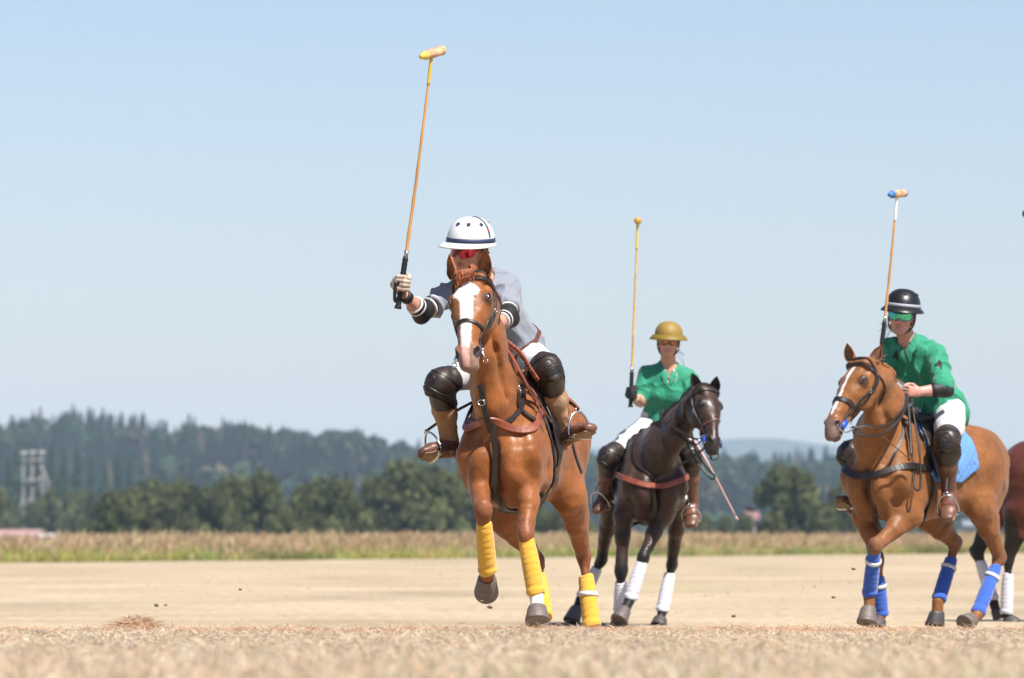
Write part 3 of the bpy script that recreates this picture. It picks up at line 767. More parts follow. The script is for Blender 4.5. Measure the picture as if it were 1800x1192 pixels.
def relief(V, Q, amp, sc, seed):
    n = np.zeros_like(V); fn = np.cross(V[Q[:, 2]] - V[Q[:, 0]], V[Q[:, 3]] - V[Q[:, 1]])
    for k in range(4):
        for a in range(3): n[:, a] += np.bincount(Q[:, k], fn[:, a], len(V))
    n /= np.linalg.norm(n, axis=1)[:, None] + 1e-12
    f = (noise2(V[:, 0] + .4 * V[:, 1], V[:, 2] + .2 * V[:, 1], sc, seed) + noise2(V[:, 1] * 1.1 + V[:, 2] * .3, V[:, 2] * .9 - V[:, 0] * .4, sc, seed + 1)) / 2
    f = 1 - np.abs(2 * f - 1) * 1.6
    return V + n * (f[:, None] - .5) * amp
def make_hoof(par, top, toe, fwd, m, sc=1.15, name='hoof'):
    """top = coronet centre, toe = lowest front point direction; flared hoof with flat sole"""
    ax = nrm(toe - top); L_ = np.linalg.norm(toe - top)
    f = perp(ax, fwd); s = np.cross(ax, f)
    V = []; n = 20
    for t, r, sh in ((-.06, .036, 0), (.0, .043, 0), (.12, .047, .002), (.55, .054, .008), (.92, .061, .014), (1.0, .060, .014), (1.0, .047, .012), (.93, .03, .008)):
        for j in range(n):
            a = 2 * math.pi * j / n; ca, sa = math.cos(a), math.sin(a)
            rf = r * sc * (1.06 if ca > 0 else .92) * (1 - .12 * (ca < -.7))
            V.append(top + ax * L_ * t + f * (rf * ca + sh * sc) + s * r * sc * sa * .95)
    F = grid_faces(8, n, True); F.append(tuple(range(7 * n, 8 * n)))
    return mesh(name, V, [tuple(reversed(q)) for q in F], m, par)
def make_wrap(par, a, b, r0, r1, m, bandm=None, band_at=.2, name='leg_wrap', turns=8.5, fwd=(0, -1, 0), bulge=.0024):
    a = np.asarray(a, float); b = np.asarray(b, float); n = 22; K = 64
    ax = nrm(b - a); L_ = np.linalg.norm(b - a); u = perp(ax, fwd); v = np.cross(ax, u); V = []
    for i in range(K + 1):
        t = i / K
        for j in range(n):
            an = 2 * math.pi * j / n
            ph = (t * turns + .35 * math.cos(an + .6) + .16 * math.sin(2 * an + i * .23) + .10 * math.sin(i * .31)) % 1.0
            r = r0 + (r1 - r0) * t + .007 * (math.sin(math.pi * t) ** .5) + bulge * (ph ** .7) + (.005 if t > .86 else 0) * math.sin((t - .86) / .14 * 3.14) * 1.0
            if i in (0, K): r *= .86
            V.append(a + ax * L_ * t + (u * math.cos(an) + v * math.sin(an)) * r + ax * .006 * math.sin(2 * an + 1) * (1 if t > .9 or t < .1 else 0))
    F = grid_faces(K + 1, n, True); F.append(tuple(range(n))[::-1]); F.append(tuple(range(K * n, K * n + n)))
    o = mesh(name, V, F, m, par)
    if bandm is not None:
        rb = r0 + (r1 - r0) * band_at + .014; c = a + ax * L_ * band_at; V = []
        for k_, (dz, dr) in enumerate(((-.013, -.004), (-.011, .0015), (.011, .0015), (.013, -.004))):
            for j in range(n):
                an = 2 * math.pi * j / n; V.append(c + ax * (dz + .007 * math.cos(an + 1)) + (u * math.cos(an) + v * math.sin(an)) * (rb + dr))
        mesh('wrap_strap', V, grid_faces(4, n, True), bandm, o)
    return o

def make_ear(par, base, tip, open_dir, m, m_in, w=.043):
    """leaf-shaped cupped ear"""
    base = np.asarray(base, float); tip = np.asarray(tip, float); ax = nrm(tip - base); o = perp(ax, open_dir); s = np.cross(ax, o)
    L_ = np.linalg.norm(tip - base); n = 13; K = 12; Vo = []
    prof = [.66, .82, .93, 1.0, 1.0, .97, .92, .84, .74, .60, .43, .24, .03]
    for i in range(K + 1):
        t = i / K; r = w * prof[i]; open_ = .1 + .75 * min(1, t * 2.6)
        for j in range(n):
            a = math.pi * (open_ * .55 + (2 - open_ * 1.1) * j / (n - 1))
            Vo.append(base + ax * L_ * t + o * (r * .62 * math.cos(a) + .006 * math.sin(t * 3)) + s * r * math.sin(a))
    Vi = []
    for i in range(K + 1):
        c = np.mean(Vo[i * n:(i + 1) * n], 0)
        for j in range(n): p = Vo[i * n + j]; Vi.append(p + (c - p) * min(.35, .004 / max(np.linalg.norm(c - p), 1e-4)))
    F1 = grid_faces(K + 1, n); b0 = len(Vo)
    F2 = [tuple(b0 + q for q in reversed(f)) for f in F1]
    F3 = []
    for i in range(K): F3.append((i * n, (i + 1) * n, b0 + (i + 1) * n, b0 + i * n)); F3.append((i * n + n - 1, b0 + i * n + n - 1, b0 + (i + 1) * n + n - 1, (i + 1) * n + n - 1))
    return mesh('ear', Vo + Vi, F1 + F2 + F3, [m, m_in], par, mi=[0] * len(F1) + [1] * len(F2) + [0] * len(F3))

def head_frame(poll, muz, yaw_ang):
    D = nrm(muz - poll); U = perp(D, A(math.cos(yaw_ang), -math.sin(yaw_ang), 0)); Nn = np.cross(D, U)
    return D, U, Nn

def build_horse(S):
    """S: dict with frame fr, neck list, poll, muzzle, head_yaw, legs, colours, extras"""
    fr = S['fr']; sc = S.get('sc', 1.0); so = Solid()
    root = empty('horse', fr.pt(-.35, 0, 0), S['label'], 'horse')
    P = lambda f, l, z: fr.pt(f * sc, l * sc, z * sc)
    Lf, Ff, Zf = fr.L, fr.F, fr.Z
    # trunk
    so.seg(P(.02, 0, 1.10), P(-.52, 0, 1.10), .225 * sc, .265 * sc, .31 * sc, .285 * sc, Lf, .10)
    so.ell(P(.16, 0, 1.08), A(.235, .235, .30) * sc, (Ff, Lf, Zf), .10)
    so.seg(P(.12, 0, 1.38), P(-.28, 0, 1.36), .055, .07, .11, .10, Lf, .09)
    so.seg(P(-.25, 0, 1.28), P(-.72, 0, 1.28), .15, .17, .12, .13, Lf, .10)
    so.seg(P(-.62, 0, 1.16), P(-.93, 0, 1.18), .25 * sc, .235 * sc, .245 * sc, .235 * sc, Lf, .10)
    so.ell(P(-1.02, 0, 1.10), A(.13, .205, .20) * sc, (Ff, Lf, Zf), .08)
    so.seg(P(-.15, 0, .90), P(-.62, 0, 1.0), .17, .19, .13, .13, Lf, .10)
    for s in (-1, 1):
        so.ell(P(.33, .095 * s, 1.00), A(.11, .098, .15) * sc, (Ff, Lf, Zf), .035)          # pectorals
        so.ell(P(.27, .085 * s, .86), A(.09, .075, .09) * sc, (Ff, Lf, Zf), .04)
        so.seg(P(.05, .13 * s, 1.36), P(.30, .20 * s, 1.04), .045, .075, .09, .10, Lf, .05)  # shoulder blade
        so.ell(P(.27, .205 * s, 1.02), A(.085, .05, .085), (Ff, Lf, Zf), .03)                # point of shoulder
        so.ell(P(.06, .205 * s, 1.02), A(.14, .07, .15), (Ff, Lf, Zf), .05)                  # triceps
        so.ell(P(-.78, .16 * s, 1.20), A(.17, .11, .18), (Ff, Lf, Zf), .06)                  # haunch
        so.ell(P(-.66, .215 * s, 1.25), A(.05, .035, .05), (Ff, Lf, Zf), .05)                # point of hip
    so.seg(P(.41, 0, 1.12), P(.37, 0, .88), .020, .022, .05, .05, Lf, .03, '-')              # breast groove
    for s in (-1, 1):
        so.seg(P(.20, .245 * s, 1.26), P(.13, .262 * s, .96), .016, .018, .016, .018, Lf, .035, '-')         # behind the shoulder
        so.seg(P(.34, .17 * s, .90), P(.22, .235 * s, .82), .016, .014, .016, .014, Lf, .03, '-')
        so.seg(P(-.60, .275 * s, 1.02), P(-.72, .235 * s, .86), .022, .02, .022, .02, Lf, .05, '-')         # flank fold
        so.seg(P(-.98, .235 * s, 1.12), P(-.90, .245 * s, .84), .016, .016, .016, .016, Lf, .04, '-')       # haunch line
    # neck
    nk = S['neck']                 # list of (point, half width, half height)
    U0 = Lf
    D, U, Nh = head_frame(S['poll'], S['muzzle'], S['head_yaw'])
    ptsn = [np.asarray(q[0]) for q in nk]
    for i in range(len(nk) - 1):
        t = i / max(1, len(nk) - 2); uu = nrm(Lf * (1 - t) + U * t)
        so.seg(ptsn[i], ptsn[i + 1], nk[i][1] * .92, nk[i + 1][1] * .92, nk[i][2] * .95, nk[i + 1][2] * .95, uu, .07)
    for s in (-1, 1):                                            # jugular grooves
        g_ = []
        for i in (0, 1, 2, 3):
            t = i / 3; uu = nrm(Lf * (1 - t) + U * t); tt = nrm(ptsn[i + 1] - ptsn[i]); dn = perp(tt, A(0, 0, -1)); g_.append(ptsn[i] + uu * s * nk[i][1] * .80 + dn * nk[i][2] * .56)
        for i in (1, 2): so.cone(g_[i], g_[i + 1], .006, .006, .05, '-')
    po = S['poll']; hs = S.get('head_scale', 1.0)
    H = lambda d, u, n: po + (D * d + U * u + Nh * n) * hs
    # head
    so.seg(H(.03, 0, -.01), H(.16, 0, -.02), .078 * hs, .092 * hs, .075 * hs, .085 * hs, U, .05)
    so.seg(H(.15, 0, .0), H(.25, 0, .0), .083 * hs, .074 * hs, .062 * hs, .062 * hs, U, .03)
    so.seg(H(.24, 0, .0), H(.47, 0, .0), .064 * hs, .040 * hs, .060 * hs, .048 * hs, U, .03)
    so.seg(H(.30, 0, .038), H(.44, 0, .036), .026 * hs, .024 * hs, .022 * hs, .018 * hs, U, .03)   # nose bone
    so.ell(H(.505, 0, -.010), A(.070, .050, .053) * hs, (D, U, Nh), .03)
    so.ell(H(.555, 0, -.028), A(.045, .046, .036) * hs, (D, U, Nh), .02)                        # upper lip
    so.ell(H(.535, 0, -.070), A(.044, .036, .026) * hs, (D, U, Nh), .012)                       # lower lip / chin
    so.seg(H(.30, 0, -.085), H(.52, 0, -.062), .036 * hs, .028 * hs, .040 * hs, .020 * hs, U, .03)
    for s in (-1, 1):
        so.ell(H(.19, .050 * s, -.095), A(.105, .036, .080) * hs, (D, U, Nh), .035)                # cheek
        so.ell(H(.140, .074 * s, .022), A(.046, .024, .022) * hs, (D, U, Nh), .014)                # brow
        so.ell(H(.165, .078 * s, -.010), A(.032, .020, .024) * hs, (D, U, Nh), .012)                # eye bulge
        so.seg(H(.20, .070 * s, -.035), H(.34, .050 * s, -.025), .011 * hs, .008 * hs, .011 * hs, .008 * hs, U, .015)  # facial crest
        so.ell(H(.498, .040 * s, .006), A(.042, .023, .034) * hs, (nrm(D + U * s * .15), U, Nh), .014)  # nostril rim
        so.ell(H(.514, .056 * s, .018), A(.030, .020, .020) * hs, (nrm(D * 1.0 - Nh * .55), nrm(U + D * s * .2), Nh), .010, '-')
        so.ell(H(.085, .082 * s, .028), A(.036, .020, .022) * hs, (D, U, Nh), .02, '-')              # temple hollow
        so.ell(H(.03, .050 * s, .035), A(.035, .028, .03) * hs, (D, U, Nh), .02)                   # ear root
    so.ell(H(.548, .0, -.056), A(.05, .055, .004) * hs, (D, U, Nh), .006, '-')                      # mouth line
    # legs
    info = {}
    for key, J in S['legs'].items():
        s = 1 if key[1] == 'L' else -1
        J = [np.asarray(q, float) for q in J]
        if key[0] == 'F':
            sh, E, Cc, T, G = J
            so.seg(sh, E, .085, .078, .12, .105, Lf, .06)
            fm = E + (Cc - E) * .45
            so.seg(E, fm, .070, .052, .092, .062, Lf, .04)
            so.seg(E + Ff * .02 + (Cc - E) * .08, fm + Ff * .016, .040, .030, .05, .034, Lf, .03)
            so.seg(fm, Cc, .050, .041, .060, .043, Lf, .03)
            cd = nrm(T - Cc)
            so.ell(Cc, A(.047, .047, .062), (perp(cd, Lf), perp(cd, Ff), cd), .02)
            so.ell(Cc - perp(cd, Ff) * .030 - cd * .015, A(.016, .03, .03), (perp(cd, Ff), perp(cd, Lf), cd), .02)
        else:
            hip, St, Cc, T, G = J
            so.seg(hip, St, .115, .088, .21, .125, Lf, .08)
            fm = St + (Cc - St) * .42
            so.seg(St, fm, .085, .056, .120, .078, Lf, .05)
            so.seg(St - Ff * .05, Cc - Ff * .015, .05, .018, .06, .022, Lf, .04)
            so.seg(fm, Cc, .056, .034, .078, .044, Lf, .04)
            so.seg(P(-1.05, .11 * s, 1.02), St + (Cc - St) * .25 - Ff * .05, .075, .045, .10, .06, Lf, .06)
            cd = nrm(T - Cc); bk = perp(cd, -Ff)
            so.ell(Cc, A(.050, .036, .062), (bk, np.cross(cd, bk), cd), .02)
            so.ell(Cc + bk * .040 - cd * .035, A(.018, .017, .032), (bk, np.cross(cd, bk), nrm(cd * 1 - bk * .25)), .02)
        so.seg(Cc, T, .030, .026, .035, .036, Lf, .025)
        pd = nrm(G - T); so.ell(T, A(.036, .036, .040), (perp(pd, Lf), perp(pd, Ff), pd), .02)
        Cr = T + (G - T) * .42
        so.seg(T, Cr, .030, .036, .032, .040, Lf, .02)
        info[key] = (Cc, T, Cr, G, s)
    for p in S.get('extra', []): p(so, P, H)
    V, Q = so.build(S.get('h', .011), smooth=3)
    wf = S.get('slim', .92); lc = fr.loc(V); d_ = V - po
    k_ = np.clip((lc[:, 2] - .80) / .18, 0, 1) * np.clip((1.62 - lc[:, 2]) / .2, 0, 1) * np.clip((lc[:, 0] + 1.0) / .35, 0, 1)
    V = V - np.outer(lc[:, 1] * (1 - wf) * k_, Lf)
    hw = S.get('head_w', 1.0); a_ = d_ @ D; b_ = d_ @ U; n_ = d_ @ Nh
    k_ = np.clip((a_ + .02) / .06, 0, 1) * np.clip((.66 - a_) / .05, 0, 1) * np.clip((.20 + n_) / .05, 0, 1) * np.clip((.22 - np.abs(b_)) / .05, 0, 1)
    V = V + np.outer(b_ * (hw - 1) * k_, U); d_ = V - po; inh = ((d_ @ D) > -.02) & ((d_ @ D) < .65) & (np.linalg.norm(d_ - np.outer(d_ @ D, D), axis=1) < .2)
    Vr = relief(V, Q, .008, .12, 5); Vr = relief(Vr, Q, .0035, .05, 8); Vh = relief(V, Q, .003, .05, 6); V = np.where(inh[:, None], Vh, Vr)
    H = lambda d, u, n: po + (D * d + U * u * hw + Nh * n) * hs
    # markings: painted by place on the coat
    base = np.array(S['coat']); col = np.tile(base, (len(V), 1))
    q = V - po; hd, hu, hn = (q @ D) / hs, (q @ U) / hs / hw, (q @ Nh) / hs
    loc = fr.loc(V)
    inhead = (hd > -.03) & (hd < .62) & (np.abs(hu) < .13) & (hn > -.18) & (hn < .14)
    nz = noise2(V[:, 0] * 1.0 + V[:, 2], V[:, 1] + V[:, 2] * .7, .018, 3)
    def blend(c, m):
        nonlocal col
        m = np.clip(m, 0, 1)[:, None]; col = col * (1 - m) + np.array(c) * m
    # darker knees / points
    for key, (Cc, T, Cr, G, s) in info.items():
        d = np.linalg.norm(V - Cc, axis=1); blend(S.get('knee', base * .75), (1 - d / .12) * 1.5 * S.get('knee_k', .8))
        ax = nrm(T - Cc); tt = (V - Cc) @ ax; rr = np.linalg.norm((V - Cc) - np.outer(tt, ax), axis=1)
        low = np.clip((tt + .10 * S.get('pt_up', 1)) / .08, 0, 1) * (rr < .13 + np.clip(tt, 0, .3)) * (tt < .75)
        if S.get('points') is not None: blend(S['points'], low * (np.linalg.norm(V - Cc, axis=1) < .6))
        if key in S.get('socks', {}):
            lo = np.clip(((V - T) @ nrm(G - Cc) + .03) / .02, 0, 1) * (np.linalg.norm(V - T, axis=1) < .16)
            blend(S['socks'][key], lo)
    # muzzle
    mz = np.clip((hd - .455 + .02 * (nz - .5)) / .055, 0, 1) * inhead
    blend(S.get('muzzle_col', base * .3), mz * S.get('muzzle_k', .9))
    if S.get('blaze'):
        bl = S['blaze']; wv = np.interp(hd, [b_[0] for b_ in bl], [b_[1] for b_ in bl]); cx = np.interp(hd, [b_[0] for b_ in bl], [b_[2] for b_ in bl])
        m = np.clip((wv - np.abs(hu - cx) + (nz - .5) * .006) / .004, 0, 1) * (hn > -.01) * inhead * (hd > bl[0][0]) * (hd < bl[-1][0])
        blend(S.get('blaze_col', (.68, .66, .64)), m)
        if S.get('pink_nose'):
            blend((.62, .36, .30), np.clip((hd - .46) / .04, 0, 1) * np.clip((.018 - np.abs(hu)) / .006, 0, 1) * (hn > .0) * inhead)
    for s in (-1, 1):
        d = np.sqrt(((hd - .512) / .034) ** 2 + ((hu - s * .053) / .024) ** 2 + ((hn - .016) / .028) ** 2)
        blend((.012, .008, .008), np.clip((1.12 - d) / .2, 0, 1) * inhead)
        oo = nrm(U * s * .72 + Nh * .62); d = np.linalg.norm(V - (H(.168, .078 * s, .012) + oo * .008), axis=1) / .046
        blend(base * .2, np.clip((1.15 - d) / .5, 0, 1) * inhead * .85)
    mm = np.abs(hn + .056) < .006
    blend(base * .3, mm * (hd > .47) * inhead * .8)
    cm = S['coat_mat']
    body = mesh('body', V, Q, cm, root, col=np.clip(col, .003, .9))
    bvh = bvh_of(V, Q)
    # eyes, ears
    for s in (-1, 1):
        e = Solid(); oo = nrm(U * s * .72 + Nh * .62); ec = snap(bvh, H(.168, .078 * s, .012) + oo * .06)[0]; e.ell(ec - oo * .0135, A(.027, .019, .017) * hs, (D, np.cross(oo, D), oo)); v, f = e.build(.003 * hs); mesh('eye', v, f, eye_m, root)
        t2 = np.cross(D, oo) * (1 if np.dot(np.cross(D, oo), Nh) > 0 else -1); ec = ec + oo * .001
        pts = [ec - oo * .0035 + D * .026 * math.cos(a) + t2 * .0125 * math.sin(a) * (1 if math.sin(a) > 0 else .8) + oo * (.004 * abs(math.sin(a)) - .004) for a in np.linspace(-.25, math.pi + .25, 15)]
        pts = [p_ - oo * .004 for p_ in pts]
        mesh('eyelid', *tube(pts, [.002 + .0055 * max(0, math.sin(a)) for a in np.linspace(-.25, math.pi + .25, 15)], 7, hint=tuple(oo)), S['lid_mat'], root)
    for s, k in ((-1, 'ear_R'), (1, 'ear_L')):
        b_, t_, od = S[k]; make_ear(root, b_, t_, od, S['ear_mat'], S['ear_in'])
    # hooves, wraps
    for key, (Cc, T, Cr, G, s) in info.items():
        fwd = S.get('hoof_fwd', {}).get(key, Ff)
        if key not in S.get('hoof_none', ()): make_hoof(root, Cr, G, fwd, S['hoof'].get(key, S['hoof']['*']))
        if S.get('wrap') is not None:
            t0, t1 = S.get('wrap_span', {}).get(key, (.16, 1.04))
            make_wrap(root, Cc + (T - Cc) * t0, Cc + (T - Cc) * t1, .038, .043, S['wrap'], S.get('wrap_band', {}).get(key), S.get('band_at', .18), fwd=Ff)
    # dock and bound tail
    tb = P(-1.13, 0, 1.22)
    mesh('tail', *tube([P(-1.05, 0, 1.30), tb, P(-1.17, 0, 1.12), P(-1.17, 0, 1.02), P(-1.15, 0, .96)], [.035, .042, .045, .045, .02], 12, hint=tuple(Ff)), S['hair_mat'], root)
    return dict(root=root, bvh=bvh, fr=fr, P=P, H=H, D=D, U=U, N=Nh, info=info, hs=hs, V=V, Q=Q)

def roached_mane(h, S, pts, height=.03, thick=.012):
    """short clipped mane ridge"""
    P_ = []; Nn = []
    cp = catmull(pts, 8)
    V = []; F = []; n = len(cp)
    m = MB()
    for i in range(n):
        p = cp[i]; q, nn = snap(h['bvh'], p, -.012)
        P_.append(q); Nn.append(nn)
    for i, (p, nn) in enumerate(zip(P_, Nn)):
        t = nrm(P_[min(i + 1, n - 1)] - P_[max(i - 1, 0)]); s = nrm(np.cross(t, nn)); hh = height * (.8 + .2 * math.sin(i * 1.7)) + .012
        for a, b_ in ((-1, 0), (-.7, .7), (0, 1), (.7, .7), (1, 0)): V.append(p + s * thick * a + nn * hh * b_)
    F = grid_faces(n, 5)
    return mesh('mane', V, F, S['hair_mat'], h['root'])

def bridle(h, lm, nose_m=None, ring=True, ring_r=.045, blue_guard=False, gag=False, face=.030, noseband_w=.022):
    """headstall on the horse: child of the horse, its pieces are sub-parts"""
    root, bv, H, hs = h['root'], h['bvh'], h['H'], h['hs']; D, U, Nh = h['D'], h['U'], h['N']
    br = strap('bridle', [H(-.005, u_, .10 - abs(u_) * .7) for u_ in (-.10, -.06, 0, .06, .10)], .024, .005, bv, lm, root, off=.003)
    def loop(name, d, w, m_, tilt=0, off=.004, dd=0):
        c = [H(d + tilt * math.sin(a) + dd * abs(math.cos(a)), .13 * math.cos(a), -.03 + .15 * math.sin(a)) for a in np.linspace(0, 2 * math.pi, 13)[:-1]]
        return strap(name, c, w, .006, bv, m_, br, off=off, closed=True, n=5)
    # browband: front half only
    strap('browband', [H(.055 + .0 * abs(u_), u_, n_) for u_, n_ in ((-.12, -.04), (-.105, .01), (-.07, .06), (0, .09), (.07, .06), (.105, .01), (.12, -.04))], .024, .006, bv, lm, br, off=.004)
    loop('noseband', .355, noseband_w, nose_m or lm, tilt=-.02)
    for s in (-1, 1):
        strap('cheekpiece', [H(.00, .10 * s, .03), H(.07, .12 * s, -.045), H(.18, .14 * s, -.06), H(.30, .12 * s, -.05), H(.435, .09 * s, -.062)], .018, .005, bv, lm, br, off=.005)
        strap('cheekpiece', [H(.06, .12 * s, -.055), H(.17, .14 * s, -.085), H(.28, .12 * s, -.075), H(.35, .10 * s, -.06)], .015, .005, bv, lm, br, off=.004)
        bk, nb = snap(bv, H(.20, .14 * s, -.062), .012)
        t = perp(nb, D); w_ = np.cross(nb, t)
        m = MB(); m.add(*torus(bk, t, w_, .014, .011, .0022, 14, 5)); m.build('buckle', steel, br)
        m = MB(); q, nb = snap(bv, H(.445, .08 * s, -.055), .016); nb = nrm(nb + U * s * .3 + Nh * .8); t = perp(nb, D); w_ = np.cross(nb, t)
        if ring: m.add(*torus(q + t * .012, t, w_, ring_r, ring_r, .0042, 28, 7)); m.build('bit_ring', steel, br)
        else:
            m.add(*tube([q - t * .055, q, q + t * .05, q + t * .06 - Nh * .02], [.0045, .006, .006, .004], 8)); m.add(*torus(q, t, w_, .026, .020, .0036, 20, 6)); m.add(*torus(q + t * .07 - Nh * .02, t, nb, .014, .014, .003, 14, 5))
            m.build('bit_ring', steel, br)
        m = MB(); m.add(*tube([q, H(.47, .03 * s, -.055)], .006, 8)); m.build('bit', steel, br)
        if blue_guard:
            bm = mat('blue_rubber', (.015, .07, .42), .4); a0 = q + nb * .004 - t * .012
            m = MB(); m.add(*tube([q - nb * .004 + D * .012, q + nb * .006 + D * .012], [(.036, .020), (.034, .018)], 20, hint=tuple(D))); m.build('bit_guard', bm, br)
    strap('throat_lash', [H(.05, -.12, -.05), H(.085, -.13, -.12), H(.12, -.10, -.18), H(.14, 0, -.22), H(.12, .10, -.18), H(.085, .13, -.12), H(.05, .12, -.05)], .012, .004, bv, lm, br, off=.006)
    return br
def sub_ribbon(name, pts, nor, w, th, m, par, n=8):
    cp = catmull(pts, n); nn = nor if isinstance(nor, list) else [np.asarray(nor, float)] * len(cp)
    return mesh(name, *ribbon(cp, nn, w, th), m, par)

def side_patch(h, name, outline, s, off, thick, m, parent, nu=26, nv=22, quilt=0.0, both_ends=None):
    """flap or pad draped on the flank; outline = f-range as a function of z: list of (z, f_front, f_back)"""
    fr, bv = h['fr'], h['bvh']; zz = [o[0] for o in outline]; order = np.argsort(zz); zs = np.array(zz)[order]
    f0 = np.array([o[1] for o in outline])[order]; f1 = np.array([o[2] for o in outline])[order]
    Vo, Vi = [], []
    for i in range(nu):
        z = zs[0] + (zs[-1] - zs[0]) * i / (nu - 1); a, b_ = np.interp(z, zs, f0), np.interp(z, zs, f1)
        for j in range(nv):
            f = a + (b_ - a) * j / (nv - 1)
            o = fr.pt(f, .8 * s, z + .0); l_, n_, _, _ = bv.ray_cast(Vector(o), Vector(-fr.L * s))
            if l_ is None or abs(fr.loc(np.array(l_))[1]) < .03 or fr.loc(np.array(l_))[1] * s < 0:
                l_, n_, _, _ = bv.find_nearest(Vector(fr.pt(f, .12 * s, z)))
            l_ = np.array(l_); n_ = np.array(n_); lat = fr.loc(l_)[1] * s
            # stiff cloth: never follow the surface back under the belly
            qv = quilt * (abs(math.sin((f + z) * 55)) ** .5 + abs(math.sin((f - z) * 55)) ** .5 - 1.2) if quilt else 0
            nn = nrm(n_ + fr.L * s * .8)
            Vo.append(l_ + nn * (off + thick + qv)); Vi.append(l_ + nn * off)
    # relax a little
    Vo = np.array(Vo).reshape(nu, nv, 3); Vi = np.array(Vi).reshape(nu, nv, 3)
    for _ in range(3):
        for X in (Vo, Vi): X[1:-1, 1:-1] = .4 * X[1:-1, 1:-1] + .15 * (X[:-2, 1:-1] + X[2:, 1:-1] + X[1:-1, :-2] + X[1:-1, 2:]) if not quilt else X[1:-1, 1:-1]
    Vv = np.concatenate([Vo.reshape(-1, 3), Vi.reshape(-1, 3)]); b0 = nu * nv
    F1 = grid_faces(nu, nv); F = F1 + [tuple(b0 + q for q in reversed(f)) for f in F1]
    for j in range(nv - 1):
        F.append((j, b0 + j, b0 + j + 1, j + 1)); k = (nu - 1) * nv; F.append((k + j + 1, b0 + k + j + 1, b0 + k + j, k + j))
    for i in range(nu - 1):
        a, c = i * nv, (i + 1) * nv; F.append((a, c, b0 + c, b0 + a)); a += nv - 1; c += nv - 1; F.append((c, a, b0 + a, b0 + c))
    return mesh(name, Vv, F, m, parent)

def saddle(h, z_top=1.49, f_c=-.30, pad_m=None, leather=leather_br, flap_low=.92, quilt=0, pad_ext=.0, flap_f=(.0, -.36)):
    fr = h['fr']; so = Solid(); P = h['P']
    so.seg(P(f_c + .20, 0, z_top - .035), P(f_c - .20, 0, z_top - .04), .10, .13, .035, .04, fr.L, .05)
    so.seg(P(f_c + .22, -.05, z_top + .01), P(f_c + .22, .05, z_top + .01), .035, k=.05)
    so.seg(P(f_c - .22, -.07, z_top + .0), P(f_c - .22, .07, z_top + .0), .03, k=.05)
    for s in (-1, 1): so.seg(P(f_c + .16, .09 * s, z_top - .06), P(f_c - .16, .11 * s, z_top - .07), .04, .04, k=.05)
    V, Q = so.build(.011, smooth=3); sd = mesh('saddle', V, Q, leather, h['root'])
    zt = z_top - .07
    for s in (-1, 1):
        side_patch(h, 'saddle_flap', [(zt, flap_f[0] - .06, flap_f[1] - .08), (zt - .15, flap_f[0], flap_f[1] - .04), (zt - .32, flap_f[0] + .01, flap_f[1] + .02), (flap_low, flap_f[0] - .04, flap_f[1] + .04)], s, .030, .010, leather, sd)
        if pad_m:
            side_patch(h, 'saddle_pad', [(zt + .01, .03 + pad_ext, -.62 - pad_ext), (zt - .12, .07 + pad_ext, -.66 - pad_ext), (zt - .30, .06 + pad_ext, -.67 - pad_ext), (flap_low + .03, .03, -.60 - pad_ext), (flap_low - .03, -.03, -.50 - pad_ext)], s, .004, .016, pad_m, sd, nu=60, nv=60, quilt=quilt)
    return sd
def girth(h, f, m, w=.075):
    P = h['P']; c = [P(f, .35 * math.sin(a), 1.05 + .45 * math.cos(a)) for a in np.linspace(.55, 2 * math.pi - .55, 15)]
    return strap('girth', c, w, .008, h['bvh'], m, h['root'], off=.006, n=5)
def breastplate(h, m, z_side=1.08, z_mid=.98, w=.05, back=-.05, m2=None, neckstrap=True, martingale=True, npt=None):
    P = h['P']; bv = h['bvh']
    pts = [P(back, -.40, z_side), P(.12, -.34, z_side - .01), P(.30, -.27, z_mid + .05), P(.45, -.12, z_mid), P(.52, 0, z_mid - .01), P(.45, .12, z_mid), P(.30, .27, z_mid + .05), P(.12, .34, z_side - .01), P(back, .40, z_side)]
    b_ = strap('breastplate', pts, w, .009, bv, m, h['root'], off=.012, n=7, smooth_it=8)
    if martingale: strap('martingale_strap', [P(.46, 0, z_mid + .01), P(.42, 0, .90), P(.30, 0, .74), P(.12, 0, .68), P(-.05, 0, .68)], .034, .007, bv, m2 or m, b_, off=.012, smooth_it=20)
    return b_
# ================================================================== the four horses
gold = wrap_mat('yellow_wrap', (.66, .36, .03)); whitew = wrap_mat('white_wrap', (.58, .58, .64)); bluew = wrap_mat('blue_wrap', (.025, .10, .46))
velcro = mat('white_velcro', (.65, .65, .67), .7)
hoof_grey = hoof_mat('grey_hoof', (.19, .15, .13), (.10, .08, .07)); hoof_dark = hoof_mat('dark_hoof', (.09, .075, .07), (.045, .04, .04))

